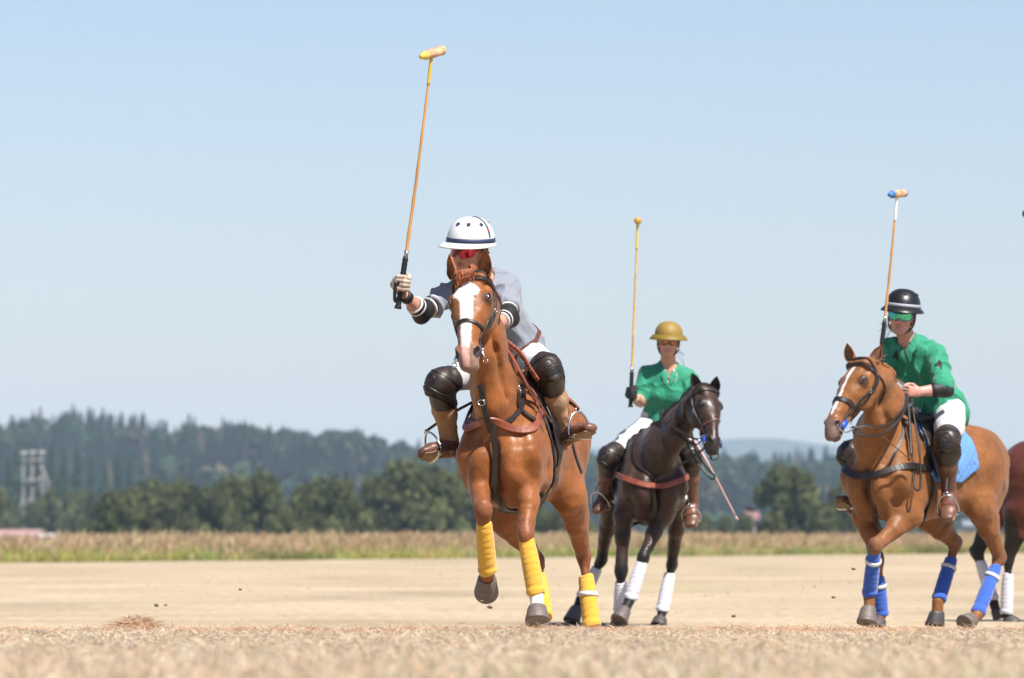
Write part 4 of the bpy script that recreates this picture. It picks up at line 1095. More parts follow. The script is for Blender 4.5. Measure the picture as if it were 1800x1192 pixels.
# ---- horse 1: chestnut with a wide blaze, coming straight on
f1 = Frame((-.005, 30.70, .05), R(12))
F = f1.f; P = f1.pt
poll1 = F(829, 490, .60); muz1 = poll1 + nrm(F(821, 640, .93) - poll1) * .58
D1, U1, N1 = head_frame(poll1, muz1, R(20))
ch = (.245, .082, .021)
S1 = dict(fr=f1, h=.0085, slim=.86, label='foremost chestnut horse with a broad white blaze and yellow leg wraps', coat=ch, sc=1.0,
    poll=poll1, muzzle=muz1, head_yaw=R(20), head_scale=1.0, head_w=1.2,
    neck=[(P(.12, 0, 1.20), .17, .26), (P(.30, -.035, 1.42), .135, .225), (P(.44, -.045, 1.64), .108, .185), (F(842, 538, .53), .088, .145), (F(836, 503, .57), .075, .10)],
    ear_L=(F(850, 490, .60), F(854, 437, .66), A(-.15, -1, 0)), ear_R=(F(798, 492, .58), F(790, 446, .62), A(-.9, -.55, 0)),
    legs={
        'FR': [P(.17, -.17, 1.08), F(836, 838, .22), F(849, 897, .56), F(857, 1000, .42), F(855, 1038, .26)],
        'FL': [P(.17, .17, 1.08), F(934, 830, .22), F(924, 940, .42), F(943, 1047, .44), F(946, 1094, .50)],
        'HL': [P(-.80, .16, 1.15), F(1003, 872, -.60), F(1026, 978, -.95), F(1040, 1098, -.86), F(1042, 1140, -.78)],
        'HR': [P(-.80, -.16, 1.12), F(888, 905, -.40), F(944, 985, -.72), F(955, 1078, -.52), F(944, 1112, -.42)]},
    hoof_fwd={'FR': A(-.05, .5, -1)},
    wrap=gold, wrap_span={'FL': (.08, 1.0), 'FR': (.20, 1.08), 'HL': (.28, 1.05), 'HR': (.30, 1.1)}, wrap_band={'HL': velcro}, band_at=.36,
    hoof={'*': hoof_grey}, socks={'FL': (.72, .66, .62)},
    knee=(.17, .062, .032), knee_k=.6, muzzle_col=(.24, .16, .13), muzzle_k=.8, pink_nose=True,
    blaze=[(.058, .004, .0), (.075, .018, .0), (.105, .048, .0), (.13, .062, -.004), (.155, .060, -.010), (.17, .042, -.006), (.20, .034, 0), (.30, .030, .0), (.40, .026, 0), (.46, .022, 0), (.50, .016, 0)],
    coat_mat=coat_mat('chestnut_coat'), hair_mat=mat('chestnut_hair', (.30, .085, .030), .5, .8, 60, .35, 20, stretch=(1, 1, .3)),
    lid_mat=mat('chestnut_lid', (.11, .035, .014), .6), ear_mat=mat('chestnut_ear', (.36, .12, .036), .6, .3, 80, .2, 20), ear_in=mat('chestnut_ear_inside', (.26, .11, .045), .8, .5, 120, .5, 30))
H1 = build_horse(S1)
def forelock(h, hm, n=300):
    g = np.random.default_rng(4); m = MB(); H = h['H']
    for i in range(n):
        u0 = g.uniform(-.022, .030); cl = g.integers(0, 7); q = np.random.default_rng(100 + cl); b_ = H(.0 + g.random() * .03, u0 * .9, .050 + .012 * g.random())
        sw = float(np.clip(-.020 + .03 * q.normal(), -.045, .03)) + .010 * g.normal(); lift = abs(q.normal()) * .012 + g.random() * .012
        m1 = H(.02, u0 + sw * .25, .075 + lift); m2 = H(.045 + .012 * q.normal(), u0 * .8 + sw * .65, .092 + lift * .8)
        m2 = snap(h['bvh'], m2, .022 + lift * .5)[0]
        e_ = H(.070 + .02 * q.normal() + .01 * g.normal(), u0 * .5 + sw * 1.05 + .01 * g.normal(), .078 + g.random() * .012)
        e_ = snap(h['bvh'], e_, .006 + .012 * g.random())[0]
        m.add(*tube(catmull([b_, m1, m2, e_], 4), [.0026] * 9 + [.0022, .0018, .0013, .0008], 4, caps=False))
    o = m.build('forelock', hm, h['root']); return o
forelock(H1, S1['hair_mat'])
roached_mane(H1, S1, [P(.10, 0, 1.55), P(.28, 0, 1.72), P(.42, 0, 1.9), H1['H'](-.05, 0, .05)], .03)
bridle(H1, leather_dk, ring=False, noseband_w=.020)
bp1 = breastplate(H1, leather_rd, z_side=1.36, z_mid=1.20, w=.042, m2=leather_dk, back=-.02)
# neck strap with its buckled tab
bv = H1['bvh']
strap('neck_strap', [F(800, 690, .1), F(812, 735, .28), F(850, 752, .5), F(893, 735, .32), F(905, 690, .15), F(880, 640, -.0)], .028, .007, bv, leather_dk, bp1, off=.010)
strap('chest_tab', [F(849, 672, .52), F(851, 715, .52), F(858, 765, .5)], .036, .009, bv, leather_dk, bp1, off=.018)
strap('strap_end', [F(893, 690, .3), F(912, 718, .3), F(942, 744, .25)], .026, .006, bv, leather_dk, bp1, off=.012)
m = MB(); q, nn = snap(bv, F(851, 705, .5), .034); m.add(*torus(q, perp(nn, A(1, 0, 0)), perp(nn, A(0, 0, 1)), .020, .015, .003, 16, 6)); m.build('buckle', steel, bp1)
m = MB(); q, nn = snap(bv, F(900, 685, .3), .018); m.add(*torus(q, perp(nn, A(1, 0, 0)), perp(nn, A(0, 0, 1)), .013, .016, .003, 16, 6)); m.build('buckle', steel, bp1)
mat('black_saddle_pad', (.02, .02, .024), .85, .5, 60, .2, 10)
sd1 = saddle(H1, leather=leather_dk, flap_f=(-.04, -.20), flap_low=1.0)
girth(H1, -.05, leather_dk)

# ---- horse 2: dark brown, head turned to the right of the picture
f2 = Frame((1.03, 42.3, 0), R(-4))
F = f2.f; P = f2.pt
poll2 = F(1240, 686, .66); muz2 = poll2 + nrm(F(1264, 786, .98) - poll2) * .57
S2 = dict(fr=f2, h=.011, label='dark brown horse with white leg wraps, its head turned to the right of the picture', coat=(.040, .020, .013),
    poll=poll2, muzzle=muz2, head_yaw=R(-38), head_scale=.97, head_w=1.12,
    neck=[(P(.14, 0, 1.20), .17, .27), (F(1163, 788, .32), .13, .205), (F(1195, 748, .46), .10, .165), (F(1222, 714, .60), .085, .13), (F(1234, 694, .66), .078, .10)],
    ear_L=(F(1254, 690, .68), F(1260, 661, .74), A(.2, -1, 0)), ear_R=(F(1228, 688, .66), F(1216, 655, .68), A(-.1, -1, .1)),
    legs={
        'FR': [P(.15, -.17, 1.08), F(1096, 905, .15), F(1092, 1003, .22), F(1090, 1070, .16), F(1088, 1097, .2)],
        'FL': [P(.15, .17, 1.08), F(1163, 905, .26), F(1131, 980, .48), F(1107, 1056, .52), F(1086, 1093, .62)],
        'HL': [P(-.80, .16, 1.12), F(1194, 880, -.58), F(1181, 992, -.95), F(1164, 1075, -.86), F(1157, 1103, -.80)],
        'HR': [P(-.80, -.16, 1.12), F(1075, 885, -.58), F(1057, 985, -.95), F(1022, 1052, -.92), F(1003, 1095, -.82)]},
    wrap=whitew, wrap_span={'FL': (.10, .98), 'FR': (.3, 1.08), 'HL': (.2, 1.02), 'HR': (.22, 1.0)},
    hoof={'*': hoof_mat('brown_hoof', (.17, .13, .11), (.08, .065, .06)), 'HL': hoof_dark}, points=(.012, .011, .011), knee=(.025, .022, .021), knee_k=.5,
    muzzle_col=(.022, .017, .016), muzzle_k=.8,
    coat_mat=coat_mat('dark_brown_coat', .36), hair_mat=mat('black_hair', (.014, .011, .010), .5, .8, 60, .3, 20, stretch=(1, 1, .3)),
    lid_mat=mat('dark_lid', (.012, .009, .008), .5), ear_mat=mat('dark_ear', (.026, .015, .012), .6, .3, 80, .2, 20), ear_in=mat('dark_ear_inside', (.02, .014, .012), .8, .5, 120, .3, 30))
H2 = build_horse(S2)
roached_mane(H2, S2, [P(.06, 0, 1.50), F(1150, 748, .3), F(1190, 712, .45), F(1222, 684, .6)], .025)
bridle(H2, leather_dk, nose_m=leather_br, ring=True, ring_r=.04, blue_guard=True, noseband_w=.018)
bp2 = breastplate(H2, leather_rd, z_side=1.15, z_mid=1.06, w=.042, m2=leather_dk)
sd2 = saddle(H2, pad_m=mat('white_saddle_pad', (.7, .7, .72), .85, .5, 60, .05, 10), leather=leather_dk, pad_ext=-.12, z_top=1.43)
girth(H2, -.05, leather_bk)

# ---- horse 3: light chestnut with narrow blaze and blue wraps
f3 = Frame((2.57, 37.75, 0), R(36))
F = f3.f; P = f3.pt; Lp = f3.l
poll3 = F(1518, 640, .66); muz3 = poll3 + nrm(F(1468, 742, .96) - poll3) * .57
S3 = dict(fr=f3, h=.010, label='light chestnut horse with a narrow blaze and blue leg wraps', coat=(.225, .087, .026),
    poll=poll3, muzzle=muz3, head_yaw=R(47), head_scale=1.03, head_w=1.12,
    neck=[(P(.14, 0, 1.18), .165, .27), (P(.30, 0, 1.36), .13, .225), (F(1555, 718, .45), .105, .19), (F(1538, 672, .58), .09, .145), (F(1526, 652, .63), .078, .10)],
    ear_L=(F(1534, 640, .64), F(1550, 606, .60), A(-.6, -1, 0)), ear_R=(F(1497, 636, .66), F(1489, 603, .68), A(-.7, -.8, 0)),
    legs={
        'FL': [P(.15, .16, 1.08), F(1600, 905, .14), F(1538, 960, .46), F(1528, 1048, .34), F(1526, 1097, .40)],
        'FR': [P(.15, -.16, 1.08), F(1520, 905, .12), F(1541, 985, .18), F(1549, 1078, .10), F(1541, 1106, .16)],
        'HL': [P(-.82, .16, 1.12), Lp(1722, 888, .19), Lp(1757, 980, .15), Lp(1718, 1080, .15), Lp(1697, 1102, .15)],
        'HR': [P(-.82, -.16, 1.12), Lp(1632, 905, -.18), Lp(1680, 957, -.15), Lp(1649, 1058, -.15), Lp(1646, 1100, -.15)]},
    hoof_fwd={'HR': A(-.3, .2, -1)},
    wrap=bluew, wrap_span={'FL': (.10, .98), 'FR': (.3, 1.06), 'HL': (.16, 1.0), 'HR': (.24, .98)},
    wrap_band={'FL': velcro, 'FR': velcro, 'HL': velcro, 'HR': velcro}, band_at=.22,
    hoof={'*': hoof_grey, 'HR': hoof_dark, 'FR': hoof_dark}, knee=(.16, .085, .06), knee_k=.5, muzzle_col=(.15, .11, .10), muzzle_k=.85,
    blaze=[(.075, .004, .004), (.085, .014, .004), (.12, .018, .0), (.15, .013, .0), (.20, .010, 0), (.30, .014, 0), (.40, .014, .0), (.46, .006, 0)],
    coat_mat=coat_mat('light_chestnut_coat', .45), hair_mat=mat('ginger_hair', (.25, .10, .04), .5, .8, 60, .3, 20, stretch=(1, 1, .3)),
    lid_mat=mat('ginger_lid', (.11, .045, .018), .6), ear_mat=mat('ginger_ear', (.27, .10, .032), .6, .3, 80, .2, 20), ear_in=mat('ginger_ear_inside', (.2, .10, .05), .8, .5, 120, .4, 30))
H3 = build_horse(S3)
roached_mane(H3, S3, [P(.06, 0, 1.52), P(.25, 0, 1.62), F(1575, 670, .4), F(1545, 645, .58)], .022)
bridle(H3, leather_dk, ring=True, ring_r=.056, blue_guard=True, noseband_w=.034)
bp3 = breastplate(H3, leather_dk, z_side=1.15, z_mid=1.09, w=.05)
padb = mat('light_blue_pad', (.11, .26, .56), .8, .2, 80, .06, 10)
sd3 = saddle(H3, pad_m=padb, leather=leather_dk, quilt=.004, pad_ext=-.11, flap_low=1.06, flap_f=(-.02, -.30))
girth(H3, -.06, leather_bk)

# ---- horse 4: bay, at the right edge, half out of the picture
f4 = Frame((4.92, 44.2, 0), R(-68))
F = f4.f; P = f4.pt; Lp = f4.l
poll4 = P(.68, .02, 1.98); muz4 = P(.98, .03, 1.50)
S4 = dict(fr=f4, h=.016, label='reddish bay horse cut off by the right edge behind the blue wrapped horse', coat=(.10, .028, .016),
    poll=poll4, muzzle=muz4, head_yaw=R(-68), head_scale=1.0,
    neck=[(P(.14, 0, 1.18), .165, .27), (P(.30, 0, 1.40), .13, .22), (P(.45, 0, 1.62), .105, .19), (P(.58, 0, 1.82), .09, .145), (P(.63, 0, 1.92), .078, .10)],
    ear_L=(P(.66, .05, 2.02), P(.72, .06, 2.16), f4.F), ear_R=(P(.66, -.05, 2.02), P(.72, -.06, 2.16), f4.F),
    legs={
        'FL': [P(.17, .16, 1.08), P(.12, .16, .88), P(.30, .16, .52), P(.16, .16, .26), P(.12, .16, .15)],
        'FR': [P(.17, -.16, 1.08), P(.12, -.16, .84), P(.14, -.16, .46), P(.12, -.16, .16), P(.18, -.16, .02)],
        'HR': [P(-.82, -.16, 1.12), Lp(1797, 900, -.18), Lp(1773, 985, -.15), Lp(1769, 1078, -.15), Lp(1777, 1098, -.15)],
        'HL': [P(-.82, .16, 1.12), Lp(1752, 895, .18), Lp(1718, 972, .15), Lp(1747, 1060, .15), Lp(1755, 1088, .15)]},
    wrap=whitew, wrap_span={'HL': (.16, .95), 'HR': (.25, 1.02)}, wrap_band={}, hoof={'*': hoof_dark}, points=(.02, .014, .012), knee_k=0, pt_up=4,
    muzzle_col=(.03, .02, .02), coat_mat=coat_mat('bay_coat', .4), hair_mat=MATS['black_hair'], lid_mat=MATS['dark_lid'], ear_mat=MATS['dark_ear'], ear_in=MATS['dark_ear_inside'])
H4 = build_horse(S4)
bridle(H4, leather_bk, ring=True)
sd4 = saddle(H4, pad_m=MATS['black_saddle_pad'], leather=leather_bk, pad_ext=-.02)
girth(H4, -.05, leather_bk)
# ================================================================== riders
def fold_disp(V, Q, amp, sc, seed, stretch=(1, 1, 1)):
    """cloth folds: sharp-creased noise pushed along the normals"""
    n = np.zeros_like(V); a = V[Q[:, 1]] - V[Q[:, 0]]; b = V[Q[:, 3]] - V[Q[:, 0]]; fn = np.cross(a, b)
    for k in range(4):
        for ax_ in range(3): n[:, ax_] += np.bincount(Q[:, k], fn[:, ax_], len(V))
    n /= np.linalg.norm(n, axis=1)[:, None] + 1e-12
    p = V * np.array(stretch)
    u = p[:, 0] + .35 * p[:, 2] + .02 * np.sin(p[:, 2] * 40); v = p[:, 2] * .8 - .5 * p[:, 0] + p[:, 1]
    f = noise2(u, v, sc, seed); g = noise2(v + 9, u, sc * .45, seed + 1)
    r = (1 - np.abs(2 * f - 1)) ** 2 * .8 + .18 * (1 - np.abs(2 * g - 1)) ** 2
    return V + n * (r[:, None] - .45) * amp
def fist(so, wrist, Cn, Ax, B, right, r=1.0, grow=0.0):
    Ax = nrm(Ax); B = perp(Ax, B); S = np.cross(B, Ax) * (1 if right else -1)
    q = lambda s, b, a: Cn + (S * s + B * b + Ax * a) * r
    so.seg(wrist, q(.024, -.045, 0), .030 + grow, .032 + grow, .024 + grow, .020 + grow, Ax, .02)
    so.seg(q(.026, -.045, .0), q(.028, .018, .002), .034 + grow, .040 + grow, .016 + grow, .013 + grow, Ax, .012)
    for i, ln in enumerate((1.0, 1.08, 1.02, .86)):
        a = .031 - .0205 * i
        pts = [q(.027, .024, a), q(-.004, .045 * ln, a * 1.02), q(-.033, .022 * ln, a * .98), q(-.027, -.006, a * .95)]
        for j, (r0, r1) in enumerate(((.0115, .0105), (.0107, .0098), (.0098, .0085))):
            so.cone(pts[j], pts[j + 1], (r0 + grow) * r, (r1 + grow) * r, .0035)
    tp = [q(.018, -.042, .026), q(-.014, -.030, .044), q(-.032, -.006, .046), q(-.034, .016, .040)]
    for j, (r0, r1) in enumerate(((.016, .0125), (.0122, .011), (.011, .009))): so.cone(tp[j], tp[j + 1], (r0 + grow) * r, (r1 + grow) * r, .005)

def build_person(S):
    J = S['J']; sk = S.get('skin', skin_m); h = S.get('h', .006)
    root = empty('person', J['pel'], S['label'], 'person')
    up = nrm(J['chest'] - J['pel']); lf = perp(up, J['SL'] - J['SR']); ft = np.cross(lf, up)
    hc, hf, hu = J['head'], nrm(S['hf']), None
    hu = perp(hf, S['hu']); hl = np.cross(hu, hf); HM = (hl, hf, hu); ks = S.get('head_k', 1.0)
    HP = lambda l, f, u: hc + (hl * l + hf * f + hu * u) * ks
    pel, wa, chs = J['pel'], J['pel'] * .5 + J['chest'] * .5, J['chest']
    nb = J.get('neck', (J['SL'] + J['SR']) / 2 + up * .03); tk = S.get('thin', 1.0)
    # ---------------- skin body, one continuous surface
    so = Solid()
    def torso(so, g):
        so.ell(pel, A(.155 + g, .115 + g, .12 + g) * tk, (lf, ft, up), .05)
        so.seg(pel + up * .03, wa, .135 * tk + g, .120 * tk + g, .10 + g, .095 + g, lf, .06)
        so.seg(wa, chs, .120 * tk + g, .150 * tk + g, .095 + g, .110 + g, lf, .07)
        so.seg(J['SR'] * .82 + J['SL'] * .18, J['SL'] * .82 + J['SR'] * .18, .075 + g, .075 + g, .07 + g, .07 + g, up, .06)
        so.seg(chs, nb - up * .03, .15 * tk + g, .085 + g, .10 + g, .075 + g, lf, .07)
        if S.get('bust'):
            for s in (-1, 1): so.ell(chs + ft * .085 + lf * .062 * s - up * .02, A(.058, .05, .055) + g, (lf, ft, up), .04)
    torso(so, -.014)
    so.seg(nb - up * .02, hc - hu * .06 - hf * .012, .060, .054, .060, .056, lf, .03)
    so.ell(HP(0, -.005, .025), A(.076, .096, .088) * ks, HM, .03)
    so.ell(HP(0, .028, -.035), A(.060, .066, .082) * ks, HM, .03)
    so.ell(HP(0, .066, -.100), A(.030, .030, .024) * ks, HM, .025)
    so.seg(HP(-.045, .01, -.075), HP(-.012, .068, -.10), .022, .02, k=.02); so.seg(HP(.045, .01, -.075), HP(.012, .068, -.10), .022, .02, k=.02)
    so.cone(HP(0, .092, .004), HP(0, .116, -.034), .010, .0135, .010); so.ell(HP(-.012, .104, -.038), A(.009, .010, .008), HM, .005); so.ell(HP(.012, .104, -.038), A(.009, .010, .008), HM, .005)
    for s in (-1, 1):
        so.ell(HP(.036 * s, .068, -.030), A(.024, .024, .022), HM, .02); so.ell(HP(.033 * s, .100, .008), A(.016, .010, .010), HM, .008, '-')
        so.ell(HP(.078 * s, -.008, -.018), A(.011, .020, .031), HM, .008); so.ell(HP(.032 * s, .086, .028), A(.026, .012, .010), HM, .01)
    so.ell(HP(0, .094, -.063), A(.022, .011, .006), HM, .005); so.ell(HP(0, .092, -.074), A(.019, .011, .007), HM, .005); so.ell(HP(0, .105, -.068), A(.020, .012, .0022 + .004 * S.get('mouth_open', 0)), HM, .003, '-')
    for s in ('R', 'L'):
        Sh, E, Wr = J['S' + s], J['E' + s], J['W' + s]
        so.cone(Sh, E, .052, .040, .03); m_ = E + (Wr - E) * .3
        so.cone(E, m_, .041, .043, .02); so.seg(m_, Wr, .043, .030, .040, .023, up, .02)
        hp, K, An, To = J['H' + s], J['K' + s], J['A' + s], J['T' + s]
        so.cone(hp, K, .082 * tk, .052, .05); so.cone(K, K + (An - K) * .35, .05, .05, .03); so.cone(K + (An - K) * .35, An, .05, .034, .03); fd0 = nrm(To - An); bn0 = perp(fd0, J['sole_' + s] if ('sole_' + s) in J else nrm(An - K)); so.cone(An + bn0 * .015, An + (To - An) * .6 + bn0 * .035, .026, .018, .02)
        g = J['G' + s]
        if not S.get('glove_' + s): fist(so, Wr, g[0], g[1], g[2], s == 'R')
        else: so.ell(g[0] - nrm(g[2]) * .03, A(.018, .018, .018), None, .03); so.cone(Wr, g[0] - nrm(g[2]) * .03, .024, .018, .02)
    V, Q = so.build(h, smooth=2)
    hd = V - hc; dl, df, du = hd @ hl / ks, hd @ hf / ks, hd @ hu / ks
    col = np.tile(np.array(S.get('skin_col', (.50, .26, .175))), (len(V), 1))
    def bl(c, m):
        nonlocal col
        m = np.clip(m, 0, 1)[:, None]; col = col * (1 - m) + np.array(c) * m
    dm = np.sqrt((dl / .024) ** 2 + ((du + .0685) / .011) ** 2); bl((.42, .13, .11), (1.2 - dm) * 2.0 * (df > .075))
    bl((.62, .60, .56), np.clip(.0035 - np.abs(du + .0668), 0, 1) * 400 * (np.abs(dl) < .013) * (df > .07) * S.get('mouth_open', 0))
    for s in (-1, 1): bl((.50, .20, .15), np.clip(1 - np.sqrt(((dl - s * .04) / .03) ** 2 + ((du + .035) / .022) ** 2), 0, 1) * .5 * (df > .04))
    mesh('body', V, Q, mat('skin_painted', attr=True, var=.06, vscale=18, rough=.5, bump=.12, bscale=70), root, col=col)
    # ---------------- shirt
    so = Solid(); g = .006
    torso(so, g)
    if S.get('hem', True):
        so.seg(pel + up * .06, pel - up * .045 * S.get('hem_k', 1), .150 * tk, .172 * tk, .125, .14, lf, .04)
    for s in ('R', 'L'):
        Sh, E = J['S' + s], J['E' + s]; fr_ = S.get('sleeve', .78)
        so.cone(Sh, Sh + (E - Sh) * fr_, .068, .066 * S.get('sleeve_w', 1), .035)
        e_ = Sh + (E - Sh) * (fr_ + .10) + nrm(E - Sh) * .085; so.cone(e_, e_ + (E - Sh) * .16, .085, .09, .006, '-')
    so.cone(nb + up * .015 + ft * .01, nb + up * .12 + ft * .03, .062, .09, .02, '-')
    so.ell(nb + ft * .085 - up * .035, A(.03, .045, .055), (lf, ft, up), .012, '-')
    V, Q = so.build(h, smooth=2); V = fold_disp(V, Q, S.get('fold', .016), .085, S.get('seed', 3), (1, 1, .8))
    loc = (V - chs); l_, f_, u_ = loc @ lf, loc @ ft, loc @ up
    col = np.tile(np.array(S['shirt']), (len(V), 1))
    for fn in S.get('shirt_paint', []):
        c, m = fn(V, l_, f_, u_, J); m = np.clip(m, 0, 1)[:, None]; col = col * (1 - m) + np.array(c) * m
    shirt = mesh('shirt', V, Q, S['shirt_mat'], root, col=col); sb = bvh_of(V, Q)
    # collar: two folded wings
    if S.get('collar', True):
        for s in (-1, 1):
            Vc = []; n = 12
            for i in range(n + 1):
                a = i / n * math.pi * .92; c_, s_ = math.cos(a), math.sin(a)
                for w_, o_, dz in ((.0, .060, .040), (.5, .073, .040), (1, .092, -.012 if i > 1 else -.045)):
                    Vc.append(nb + ft * (o_ * c_ * 1.05 + .012 + .022 * (a < .5)) + lf * s * (o_ * s_ + .006) + up * (dz - .055 * max(0, c_) ** 2 - .004))
            mesh('collar', Vc, grid_faces(n + 1, 3), S.get('collar_mat', S['shirt_mat']), shirt, col=np.tile(np.array(S.get('collar_col', S['shirt'])), (len(Vc), 1)))
    # ---------------- breeches
    so = Solid(); so.ell(pel - up * .01, A(.165, .125, .12) * tk, (lf, ft, up), .05)
    for s in ('R', 'L'):
        hp, K, An = J['H' + s], J['K' + s], J['A' + s]
        so.cone(hp, hp * .5 + K * .5, .098 * tk, .088 * tk, .05); so.cone(hp * .5 + K * .5, K, .088 * tk, .064, .04); so.cone(K, K + (An - K) * .5, .060, .056, .03)
    V, Q = so.build(h, smooth=2); V = fold_disp(V, Q, .009, .07, 9)
    br = mesh('breeches', V, Q, white_cloth, root)
    # ---------------- belt
    if S.get('belt'):
        c = [pel + up * .075 + lf * .2 * math.cos(a) + ft * .2 * math.sin(a) for a in np.linspace(0, 2 * math.pi, 13)[:-1]]
        strap('belt', c, .028, .005, sb, leather_br, root, off=.003, closed=True)
    # ---------------- knee guards, boots
    for s in ('R', 'L'):
        hp, K, An, To = J['H' + s], J['K' + s], J['A' + s], J['T' + s]; k_ = S.get('guard', 1.0)
        kf = -nrm(nrm(hp - K) + nrm(An - K)); sd = nrm(An - K); td = nrm(hp - K); side = np.cross(sd, kf)
        so = Solid()
        so.cone(K + td * .045, K + kf * .008, .078 * k_, .080 * k_, .03); so.cone(K + kf * .008, K + sd * .095, .080 * k_, .074 * k_, .03)
        so.ell(K + kf * .045 + sd * .01, A(.058, .036, .062) * k_, (side, kf, sd), .02)
        so.ell(K + kf * .076 + sd * .01, A(.034, .016, .036) * k_, (side, kf, sd), .004)
        so.cone(K + sd * .055, K + sd * .085, .082 * k_, .079 * k_, .006); so.cone(K + sd * .108, K + sd * .112, .077 * k_, .077 * k_, .006)
        so.cone(K + td * .048, K + td * .066, .083 * k_, .084 * k_, .006)
        V, Q = so.build(.006, smooth=2)
        kg = mesh('knee_guard', V, Q, guard_m, root); kb = bvh_of(V, Q)
        for r_ in (.046, .030):
            P_ = [snap(kb, K + sd * .01 + kf * .10 + side * r_ * k_ * math.cos(a) + sd * r_ * 1.05 * k_ * math.sin(a), .001)[0] for a in np.linspace(0, 2 * math.pi, 25)[:-1]]
            mesh('stitched_ring', *tube(P_, .0032, 6, hint=tuple(kf), closed=True), leather_dk, kg)
        c = [K + sd * .085 + side * .12 * math.cos(a) + kf * .12 * math.sin(a) for a in np.linspace(0, 2 * math.pi, 11)[:-1]]
        strap('guard_strap', c, .030, .005, kb, leather_bk, kg, off=.003, closed=True, n=5)
        for ww in (K + td * .055, K + sd * .055, K + sd * .125):
            c = [ww + side * .12 * math.cos(a) + kf * .12 * math.sin(a) for a in np.linspace(0, 2 * math.pi, 11)[:-1]]
            strap('guard_seam', c, .007, .004, kb, leather_dk, kg, off=.001, closed=True, n=5)
        # boot: leg, foot, sole
        so = Solid(); fd = nrm(To - An); ball = An + (To - An) * .62
        bn = perp(fd, J.get('sole_' + s, -sd) if ('sole_' + s) in J else sd)     # towards the sole
        heel = An + bn * .055 - fd * .045
        so.cone(K + sd * .09, K + (An - K) * .5, .060, .062, .03); so.cone(K + (An - K) * .5, An, .060, .046, .03)
        bm_ = S.get('chap_mat', boot_br)
        if bm_ is not boot_br:
            so.cone(An, An + bn * .02 + fd * .01, .050, .055, .02); V, Q = so.build(.006, smooth=2); V = fold_disp(V, Q, .014, .06, 21)
            mesh('chaps', V, Q, bm_, root); so = Solid()
        so.cone(An - sd * .02, An + bn * .03, .047, .045, .02)
        sw = np.cross(fd, bn)
        so.seg(heel, An + bn * .035 + fd * .06, .040, .045, .038, .044, sw, .02)
        so.seg(An + bn * .03 + fd * .03, ball + bn * .035, .045, .055, .046, .036, sw, .03); so.seg(ball + bn * .034, To + bn * .038 - fd * .03, .055, .044, .036, .027, sw, .03)
        V, Q = so.build(.0055, smooth=2); bt = mesh('boot', V, Q, boot_br, root); J['bn_' + s], J['fd_' + s], J['ball_' + s], J['sw_' + s] = bn, fd, ball, sw
        so = Solid(); b2 = bn * .068
        so.seg(heel + bn * .022, An + b2 + fd * .03, .040, .036, .012, .012, sw, .01); so.seg(An + b2 + fd * .03, ball + bn * .066, .036, .055, .009, .009, sw, .02); so.seg(ball + bn * .066, To + bn * .060 - fd * .03, .055, .043, .010, .010, sw, .02)
        so.seg(heel + bn * .034 + fd * .005, heel + bn * .034 + fd * .02, .039, .039, .014, .014, sw, .004)
        V, Q = so.build(.0045, smooth=1); mesh('sole', V, Q, sole_m, bt)
    # ---------------- helmet
    if S.get('helmet'):
        T = S['helmet']; rx, ry, rz = T.get('r', (.124, .148, .142)); c0 = HP(0, -.012, T.get('z', .035)); n = 40; K = 16; V = []
        for i in range(K + 1):
            a = (math.pi / 2) * (i / K); rr = math.cos(a) ** .80; zz = math.sin(a) ** .95
            if i == K: rr = .002
            for j in range(n):
                t = 2 * math.pi * j / n; V.append(c0 + hl * rx * rr * math.sin(t) + hf * ry * rr * math.cos(t) + hu * rz * zz)
        F = grid_faces(K + 1, n, True)
        he = mesh('helmet', V, F, T['mat'], root)
        bw, bfw, droop = T.get('brim', (.020, .060, .006)); V = []
        prof = ((0.0, .006), (.35, .004), (1.0, -droop), (1.03, -droop - .006), (.98, -droop - .009), (.3, -.008), (-.08, -.010))
        for q_, dz in prof:
            for j in range(n):
                t = 2 * math.pi * j / n; cf = max(0, math.cos(t)); w_ = bw + (bfw - bw) * cf ** 1.3 + T.get('back', .010) * max(0, -math.cos(t))
                rr = 1.0 + 0 * q_
                p = c0 + hl * math.sin(t) * (rx + w_ * q_) + hf * math.cos(t) * (ry + w_ * q_) + hu * (dz - .006 * cf * max(q_, 0) * T.get('dip', 1))
                V.append(p)
        mesh('brim', V, grid_faces(len(prof), n, True), T.get('brim_mat', T['mat']), he)
        def band(z0, z1, mt, nm='helmet_band', e=.0022):
            V = []
            for zz, ee in ((z0, -.002), (z0, e), (z1, e), (z1, -.002)):
                s_ = (zz / rz) ** (1 / .95); rr = math.cos(math.asin(min(.99, s_))) ** .80
                for j in range(n): t = 2 * math.pi * j / n; V.append(c0 + hl * (rx * rr + ee) * math.sin(t) + hf * (ry * rr + ee) * math.cos(t) + hu * zz)
            mesh(nm, V, grid_faces(4, n, True), mt, he)
        if T.get('band'): band(*T['band'])
        def shell(t, el, e=0):
            s_ = math.sin(el); return c0 + hl * math.sin(t) * (rx + e) * math.cos(el) ** .8 + hf * math.cos(t) * (ry + e) * math.cos(el) ** .8 + hu * (rz + e) * s_ ** .95
        for t in T.get('vents', ()):
            p = shell(R(t), R(47)); nn = nrm(shell(R(t), R(47), .02) - p); u = perp(nn, hu); m = MB(); m.add(*torus(p + nn * .002, u, np.cross(nn, u), .0085, .0085, .0035, 16, 6)); m.add(*tube([p - nn * .003, p + nn * .0015], .007, 12))
            m.build('vent', T['vent_mat'], he)
